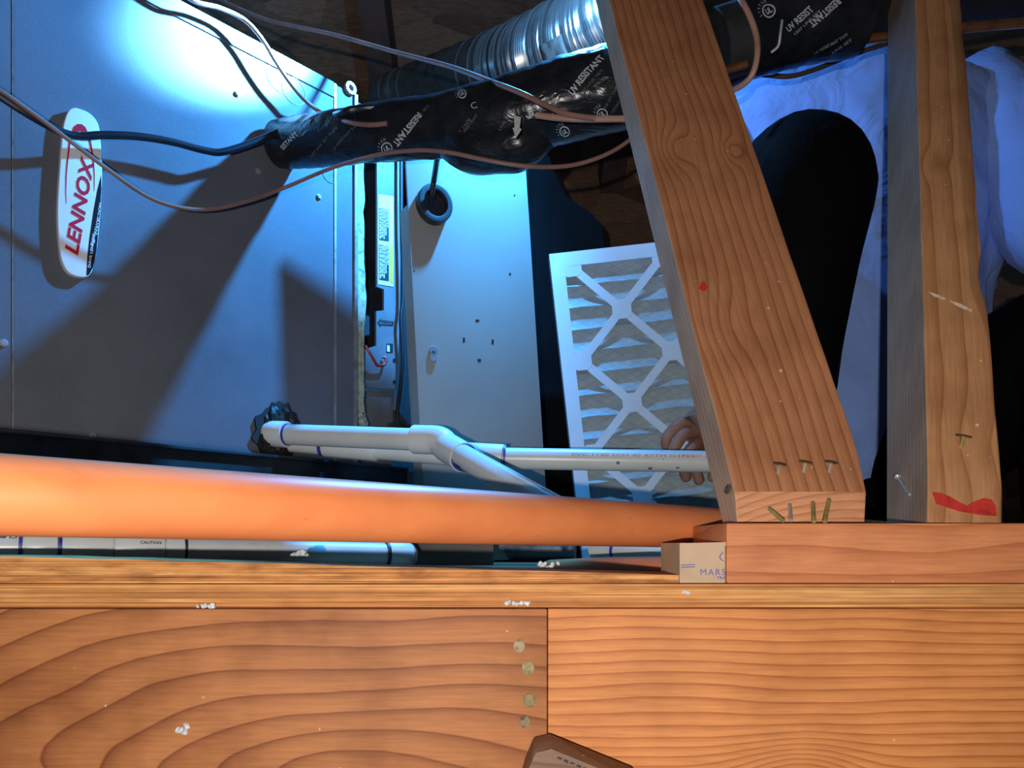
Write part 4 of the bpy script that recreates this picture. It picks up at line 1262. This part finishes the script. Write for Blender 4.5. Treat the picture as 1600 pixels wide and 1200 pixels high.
mb = MB(); a, b = P(540, 0, 0.88), P(771, 0, 0.88)
mb.abox((a.x, 0.88, DECK + 0.0004), (b.x, 0.90, 0.004))  # board added to keep the work light off the deck
o = mb.build('shade_board', M['platform'], None, bevel=0.001); tag(o, 'dark greyish board added to shade the deck low behind the white pipe cap under the orange pipe', 'timber')
# foil wrapped scrap of duct on the deck
mb = MB(); mb.tube([V((P(772, 868, 1.06).x, 1.06, DECK + 0.018)), V((P(835, 868, 1.05).x, 1.05, DECK + 0.0185)), V((P(899, 868, 1.04).x, 1.04, DECK + 0.018))], 0.018, 18, rfun=lambda u, t: 1 + 0.04 * math.sin(u * 9 + 3 * t))
o = mb.build('foil_tube', M['greyfoil'], None, smooth=True); tag(o, 'grey foil wrapped tube lying on the deck in front of the filter', 'duct')

# ------------------------------------------------------------------ carton
bx = thing('carton', P(1098, 912, 0.4745), 'small kraft cardboard carton with blue print against the bottom plate', 'box')
mb = MB()
x0 = (1062 - 800) * 0.4745 / F; x1 = 335 * 0.4735 / F - 0.0003
mb.abox((x0, 0.4745, DECK + 0.0004), (x1, 0.535, 0.0008)); mb.build('carton_body', M['boxcard'], bx, bevel=0.0008)
mb = MB(); mb.prism([P(1062, 849, 0.4742), P(1134, 847, 0.4742), P(1134, 853, 0.4742), P(1062, 855, 0.4742)], V((0, 0.0006, 0))); mb.build('flap', M['boxcard'], bx)
cpt = lambda x, y: P(x, y, 0.4741)
mb = MB(); text_on(mb, 'MARS', cpt, 1114, 894, 0, 9.5, 39, bold=0.0, spacing=1.2); mb.build('lettering', M['blueink'], bx); mb = MB()
text_on(mb, 'TRA', cpt, 1127, 903, 0, 5, 14, bold=0.02)
for y in (882.5, 886): mb.prism([cpt(1064, y), cpt(1086, y - 1), cpt(1086, y + .4), cpt(1064, y + 1.4)], V((0, 0.0002, 0)))
n = 14
arc = [(1136 - 12 * math.cos(a), 870 - 8 * math.sin(a)) for a in [-1.1 + 2.2 * k / n for k in range(n + 1)]]
arc2 = [(1136 - 10.3 * math.cos(a), 870 - 6.8 * math.sin(a)) for a in [-1.1 + 2.2 * k / n for k in range(n + 1)]]
mb.prism([cpt(min(x, 1134), y) for x, y in arc + arc2[::-1]], V((0, 0.0002, 0)))
mb.build('lettering', M['blueink'], bx)
# scrap of tape at its left foot
mb = MB(); mb.prism([P(1052, 893, 0.5), P(1061, 889, 0.495), P(1060, 911, 0.495), P(1055, 911, 0.5)], V((0.002, 0.006, 0)))
o = mb.build('tape_scrap', M['greyfoil'], None); tag(o, 'blue grey tape scrap standing at the carton left foot', 'scrap')

# ------------------------------------------------------------------ white fluff blown about
def tuft(px, py, Y, r, label, squash=(1.5, 1, 0.7)):
    mb = MB(); c = P(px, py, Y)
    for i in range(9):
        d = V((random.gauss(0, .55) * squash[0], random.gauss(0, .3), random.gauss(0, .4) * squash[2])) * r
        mb.ball(c + d, r * random.uniform(.3, .6), 8, 6, nz=0.7)
    o = mb.build('insulation_tuft', M['fluff'], None); tag(o, label, 'fluff', 'white fluff tufts on the timber')
tuft(468, 866, 0.60, 0.0045, 'white fluff tuft on the low white pipe above the plywood')
tuft(854, 882, 0.53, 0.0036, 'white fluff tuft on the torn strip below the foil tube')
tuft(320, 947, 0.470, 0.0025, 'white fluff tuft in the joint above the cathedral grain joist', (2.6, 1, .5))
tuft(815, 942, 0.470, 0.0028, 'white fluff tuft in the joint above the nailed joist end', (2.6, 1, .5))
tuft(284, 1142, 0.4655, 0.0040, 'white fluff smear stuck on the face of the left joist', (1, .3, 1))
tuft(1071, 926, 0.4715, 0.0018, 'tiny white fluff speck on the decking edge below the carton')
tuft(664, 842, 0.52, 0.0016, 'tiny white fluff speck under the orange pipe near the pipe cap')

# ------------------------------------------------------------------ the man in the blue shirt, seated beyond the studs
man = thing('person', (0.52, 1.25, DECK), 'person in blue shirt and black trousers crouching behind the studs holding the filter', 'person')
def loft(mb, rings, seg=40, fold=0.0, seed=0.0, cap=True):
    vs = []; fs = []
    n = len(rings)
    for i, (c, rx, ry) in enumerate(rings):
        for k in range(seg):
            th = 2 * PI * k / seg
            f = 1 + fold * (noise.noise(V((math.cos(th) * 2.2, math.sin(th) * 2.2, c[2] * 7 + seed))) + 0.9 * (0.35 - abs(noise.noise(V((math.cos(th) * 4 + c[2] * 7, math.sin(th) * 4, c[2] * 8 + seed))))) + 0.35 * (0.3 - abs(noise.noise(V((math.cos(th) * 9 - c[2] * 12, math.sin(th) * 9, c[2] * 18 + seed))))))
            vs.append(V(c) + V((math.cos(th) * rx * f, math.sin(th) * ry * f, 0)))
    for i in range(n - 1):
        for k in range(seg): fs.append((i * seg + k, i * seg + (k + 1) % seg, (i + 1) * seg + (k + 1) % seg, (i + 1) * seg + k))
    if cap: fs += [tuple(range(seg - 1, -1, -1)), tuple((n - 1) * seg + k for k in range(seg))]
    mb.add(vs, fs)
def interp(keys, n):
    out = []
    for i in range(n + 1):
        z = keys[0][0] + (keys[-1][0] - keys[0][0]) * i / n
        for a, b in zip(keys, keys[1:]):
            if min(a[0], b[0]) <= z <= max(a[0], b[0]):
                f = (z - a[0]) / (b[0] - a[0]); f = f * f * (3 - 2 * f)
                v = [x + (y - x) * f for x, y in zip(a, b)]; out.append(((v[1], v[2], z), v[3], v[4])); break
    return out
mb = MB()
# z, x, y, rx, ry
loft(mb, interp([(0.085, 0.53, 1.24, 0.19, 0.125), (0.20, 0.53, 1.235, 0.225, 0.15), (0.38, 0.54, 1.225, 0.235, 0.15), (0.55, 0.54, 1.21, 0.26, 0.145), (0.70, 0.53, 1.20, 0.26, 0.13), (0.765, 0.52, 1.205, 0.20, 0.10), (0.80, 0.52, 1.21, 0.09, 0.075)], 90), 120, 0.085)
# sleeves
mb.tube([V((0.31, 1.20, 0.72)), V((0.285, 1.15, 0.62)), V((0.295, 1.09, 0.50)), V((0.325, 1.075, 0.44)), V((0.322, 1.11, 0.35))], [0.082, 0.075, 0.064, 0.062, 0.055], 22, smooth=5, rfun=lambda u, t: 1 + 0.07 * noise.noise(V((u * 9, math.cos(t) * 2, math.sin(t) * 2))))
mb.tube([V((0.73, 1.20, 0.72)), V((0.78, 1.14, 0.60)), V((0.80, 1.08, 0.47)), V((0.815, 1.03, 0.435))], [0.086, 0.082, 0.074, 0.058], 22, smooth=5, rfun=lambda u, t: 1 + 0.07 * noise.noise(V((u * 9, math.cos(t) * 2, math.sin(t) * 2 + 5))))
mb.build('shirt', M['shirt'], man, smooth=True, sharp=2.5)
mb = MB()
loft(mb, interp([(DECK + 0.002, 0.53, 1.27, 0.16, 0.13), (0.06, 0.53, 1.25, 0.20, 0.15), (0.14, 0.53, 1.25, 0.19, 0.12)], 8), 40, 0.02)
kn = lambda u, t: 1 + 0.05 * noise.noise(V((u * 8, math.cos(t) * 1.5, math.sin(t) * 1.5)))
mb.tube([V((0.43, 1.24, 0.10)), V((0.405, 1.14, 0.24)), V((0.388, 1.03, 0.39)), V((0.378, 0.96, 0.462)), V((0.366, 0.925, 0.435)), V((0.355, 0.925, 0.36)), V((0.345, 0.95, 0.22)), V((0.335, 0.985, 0.07))], [0.096, 0.092, 0.088, 0.084, 0.082, 0.077, 0.066, 0.052], 30, smooth=6, rfun=kn)
mb.tube([V((0.60, 1.25, 0.07)), V((0.65, 1.11, 0.16)), V((0.695, 0.98, 0.235)), V((0.71, 0.93, 0.240)), V((0.72, 0.915, 0.19)), V((0.735, 0.95, 0.11)), V((0.76, 1.01, 0.05))], [0.104, 0.100, 0.092, 0.086, 0.080, 0.068, 0.052], 26, smooth=6, rfun=kn)
mb.build('trousers', M['trousers'], man, smooth=True, sharp=2.5)
for (x, y, tx) in ((0.338, 0.985, 0.0), (0.775, 1.02, 0.04)):
    mb = MB(); mb.tube([V((x, y + 0.045, DECK + 0.034)), V((x + tx * .3, y, DECK + 0.040)), V((x + tx * .6, y - 0.09, DECK + 0.036)), V((x + tx, y - 0.175, DECK + 0.030))], [0.028, 0.0385, 0.036, 0.026], 18, smooth=4)
    mb.tube([V((x, y, DECK + 0.03)), V((x, y - 0.005, 0.10))], 0.042, 18)
    mb.build('boot', M['boot'], man, smooth=True)
# head, above the frame, turned down to the furnace
mb = MB()
hc = V((0.49, 1.165, 0.955))
hv = []; hf = []
seg, rg = 28, 22
for i in range(rg + 1):
    ph = PI * i / rg
    for k in range(seg):
        th = 2 * PI * k / seg
        d = V((math.sin(ph) * math.cos(th) * 0.076, math.sin(ph) * math.sin(th) * 0.097, math.cos(ph) * 0.117))
        fr_ = max(0, -math.sin(th)) * math.sin(ph)
        if d.z < -0.02: d.x *= 1 - 0.28 * min(1, (-d.z - 0.02) / 0.09); d.y *= (1 - 0.10 * (1 if math.sin(th) < 0 else 2.0) * min(1, (-d.z - 0.02) / 0.09))
        g = math.exp(-((d.x / 0.012) ** 2)) * math.exp(-(((d.z + 0.022) / 0.022) ** 2)) * (1 if math.sin(th) < 0 else 0)
        d.y -= 0.020 * g
        for sx in (-1, 1):
            g = math.exp(-(((d.x - sx * 0.031) / 0.016) ** 2)) * math.exp(-((d.z / 0.012) ** 2)) * (1 if math.sin(th) < 0 else 0); d.y += 0.008 * g
        hv.append(hc + d)
for i in range(rg):
    for k in range(seg): hf.append((i * seg + k, i * seg + (k + 1) % seg, (i + 1) * seg + (k + 1) % seg, (i + 1) * seg + k))
mb.add(hv, hf)
mb.tube([V((0.515, 1.205, 0.77)), V((0.508, 1.195, 0.83)), V((0.498, 1.18, 0.90))], [0.062, 0.056, 0.054], 20)
for sx in (-1, 1): mb.ball(hc + V((sx * 0.077, 0.008, -0.008)), 0.028, 10, 8, squash=(0.35, 0.65, 1.1))
mb.build('head', M['skin'], man, smooth=True, sharp=2.5)
for sx in (-1, 1):
    mb = MB(); mb.ball(hc + V((sx * 0.031, -0.079, 0.0)), 0.0115, 12, 8); mb.build('eye', M['eye'], man, smooth=True)
    mb = MB(); mb.disc(hc + V((sx * 0.031, -0.0895, 0.0)), (0, -1, 0), 0.005, 0.001, 12); mb.build('iris', M['ink'], man)
mb = MB(); mb.ball(hc + V((0, -0.082, -0.060)), 0.022, 12, 6, squash=(1, 0.35, 0.28)); mb.build('lips', M['lip'], man, smooth=True)
mb = MB()
hv = []; hf = []
for i in range(15):
    ph = PI * 0.56 * i / 14
    for k in range(seg):
        th = 2 * PI * k / seg
        ph2 = ph * (0.62 if math.sin(th) < -0.35 else 1.0)
        d = V((math.sin(ph2) * math.cos(th) * 0.082, math.sin(ph2) * math.sin(th) * 0.103, math.cos(ph2) * 0.123)) * (1 + 0.03 * noise.noise(V((i, k, 1)) * 0.7))
        hv.append(hc + d)
for i in range(14):
    for k in range(seg): hf.append((i * seg + k, i * seg + (k + 1) % seg, (i + 1) * seg + (k + 1) % seg, (i + 1) * seg + k))
mb.add(hv, hf); mb.build('hair', M['hair'], man, smooth=True, sharp=2.5)

def skinned(name, chains, mat, parent, sub=2):
    """one continuous skin round joint chains: {key: (point, radius)}, edges"""
    pts, edges, root = chains
    keys = list(pts); idx = {k: i for i, k in enumerate(keys)}
    base = mat_of(parent).inverted()
    me = bpy.data.meshes.new(name)
    me.from_pydata([tuple(base @ V(pts[k][0])) for k in keys], [(idx[a], idx[b]) for a, b in edges], [])
    me.materials.append(mat)
    o = link(name, me, parent)
    o.modifiers.new('skin', 'SKIN')
    for k in keys:
        r = pts[k][1]
        me.skin_vertices[0].data[idx[k]].radius = (r, r) if not isinstance(r, tuple) else r
    me.skin_vertices[0].data[idx[root]].use_root = True
    ss = o.modifiers.new('smooth', 'SUBSURF'); ss.levels = sub; ss.render_levels = sub
    o.modifiers['skin'].use_smooth_shade = True
    return o
HY = 1.118
def H(px, py, dy=0.0): return P(px, py, HY + dy)
# forearm and palm: the hand comes from behind the stud, fingers curled round and down
arm = {
    'elbow': (V((0.325, 1.075, 0.44)), 0.043), 'fore': (V((0.325, 1.115, 0.33)), 0.036), 'wrist': (H(1128, 632, 0.005), 0.026),
    'palm': (H(1104, 660, 0.0), 0.030), 'knuckle': (H(1084, 678, -0.004), 0.026),
}
skinned('arm', (arm, [('elbow', 'fore'), ('fore', 'wrist'), ('wrist', 'palm'), ('palm', 'knuckle')], 'palm'), M['skin'], man)
fingers = {
    'index': [(1092, 655, 0.006, .0105), (1062, 661, -0.016, .0098), (1040, 683, -0.014, .0088), (1041, 703, -0.004, .0078)],
    'middle': [(1092, 672, 0.0, .0105), (1066, 682 - 3, -0.026, .0100), (1050, 705, -0.024, .0090), (1056, 727, -0.010, .0080)],
    'ring': [(1096, 688, 0.0, .0100), (1078, 702, -0.026, .0096), (1066, 726, -0.022, .0088), (1074, 753, -0.008, .0092)],
    'little': [(1108, 700, 0.0, .0092), (1096, 717, -0.022, .0086), (1088, 737, -0.018, .0080), (1094, 757, -0.006, .0086)],
    'thumb': [(1118, 672, -0.008, .0120), (1124, 700, -0.022, .0112), (1120, 730, -0.022, .0105), (1112, 754, -0.014, .0095)],
}
for nm, ch in fingers.items():
    pts = {i: (H(x, y, d), r) for i, (x, y, d, r) in enumerate(ch)}
    skinned('thumb' if nm == 'thumb' else 'finger', (pts, [(i, i + 1) for i in range(len(ch) - 1)], 0), M['skin'], man)
arm2 = {'elbow': (V((0.812, 1.05, 0.44)), 0.042), 'fore': (V((0.82, 0.97, 0.395)), 0.035), 'wrist': (V((0.815, 0.91, 0.345)), 0.025), 'palm': (V((0.79, 0.89, 0.33)), (0.034, 0.02)), 'knuckle': (V((0.765, 0.862, 0.31)), (0.036, 0.017))}
skinned('arm', (arm2, [('elbow', 'fore'), ('fore', 'wrist'), ('wrist', 'palm'), ('palm', 'knuckle')], 'palm'), M['skin'], man)
for i in range(4):
    x = 0.735 + i * 0.02; l = (0.9, 1.0, 0.95, 0.75)[i]
    pts = {0: (V((x, 0.862, 0.315)), .0092), 1: (V((x, 0.840, 0.30 - .022 * l)), .0088), 2: (V((x, 0.828, 0.30 - .05 * l)), .008), 3: (V((x, 0.828, 0.30 - .072 * l)), .007)}
    skinned('finger', (pts, [(0, 1), (1, 2), (2, 3)], 0), M['skin'], man)
pts = {0: (V((0.765, 0.885, 0.335)), .012), 1: (V((0.728, 0.868, 0.328)), .0105), 2: (V((0.705, 0.853, 0.318)), .0088)}
skinned('thumb', (pts, [(0, 1), (1, 2)], 0), M['skin'], man)
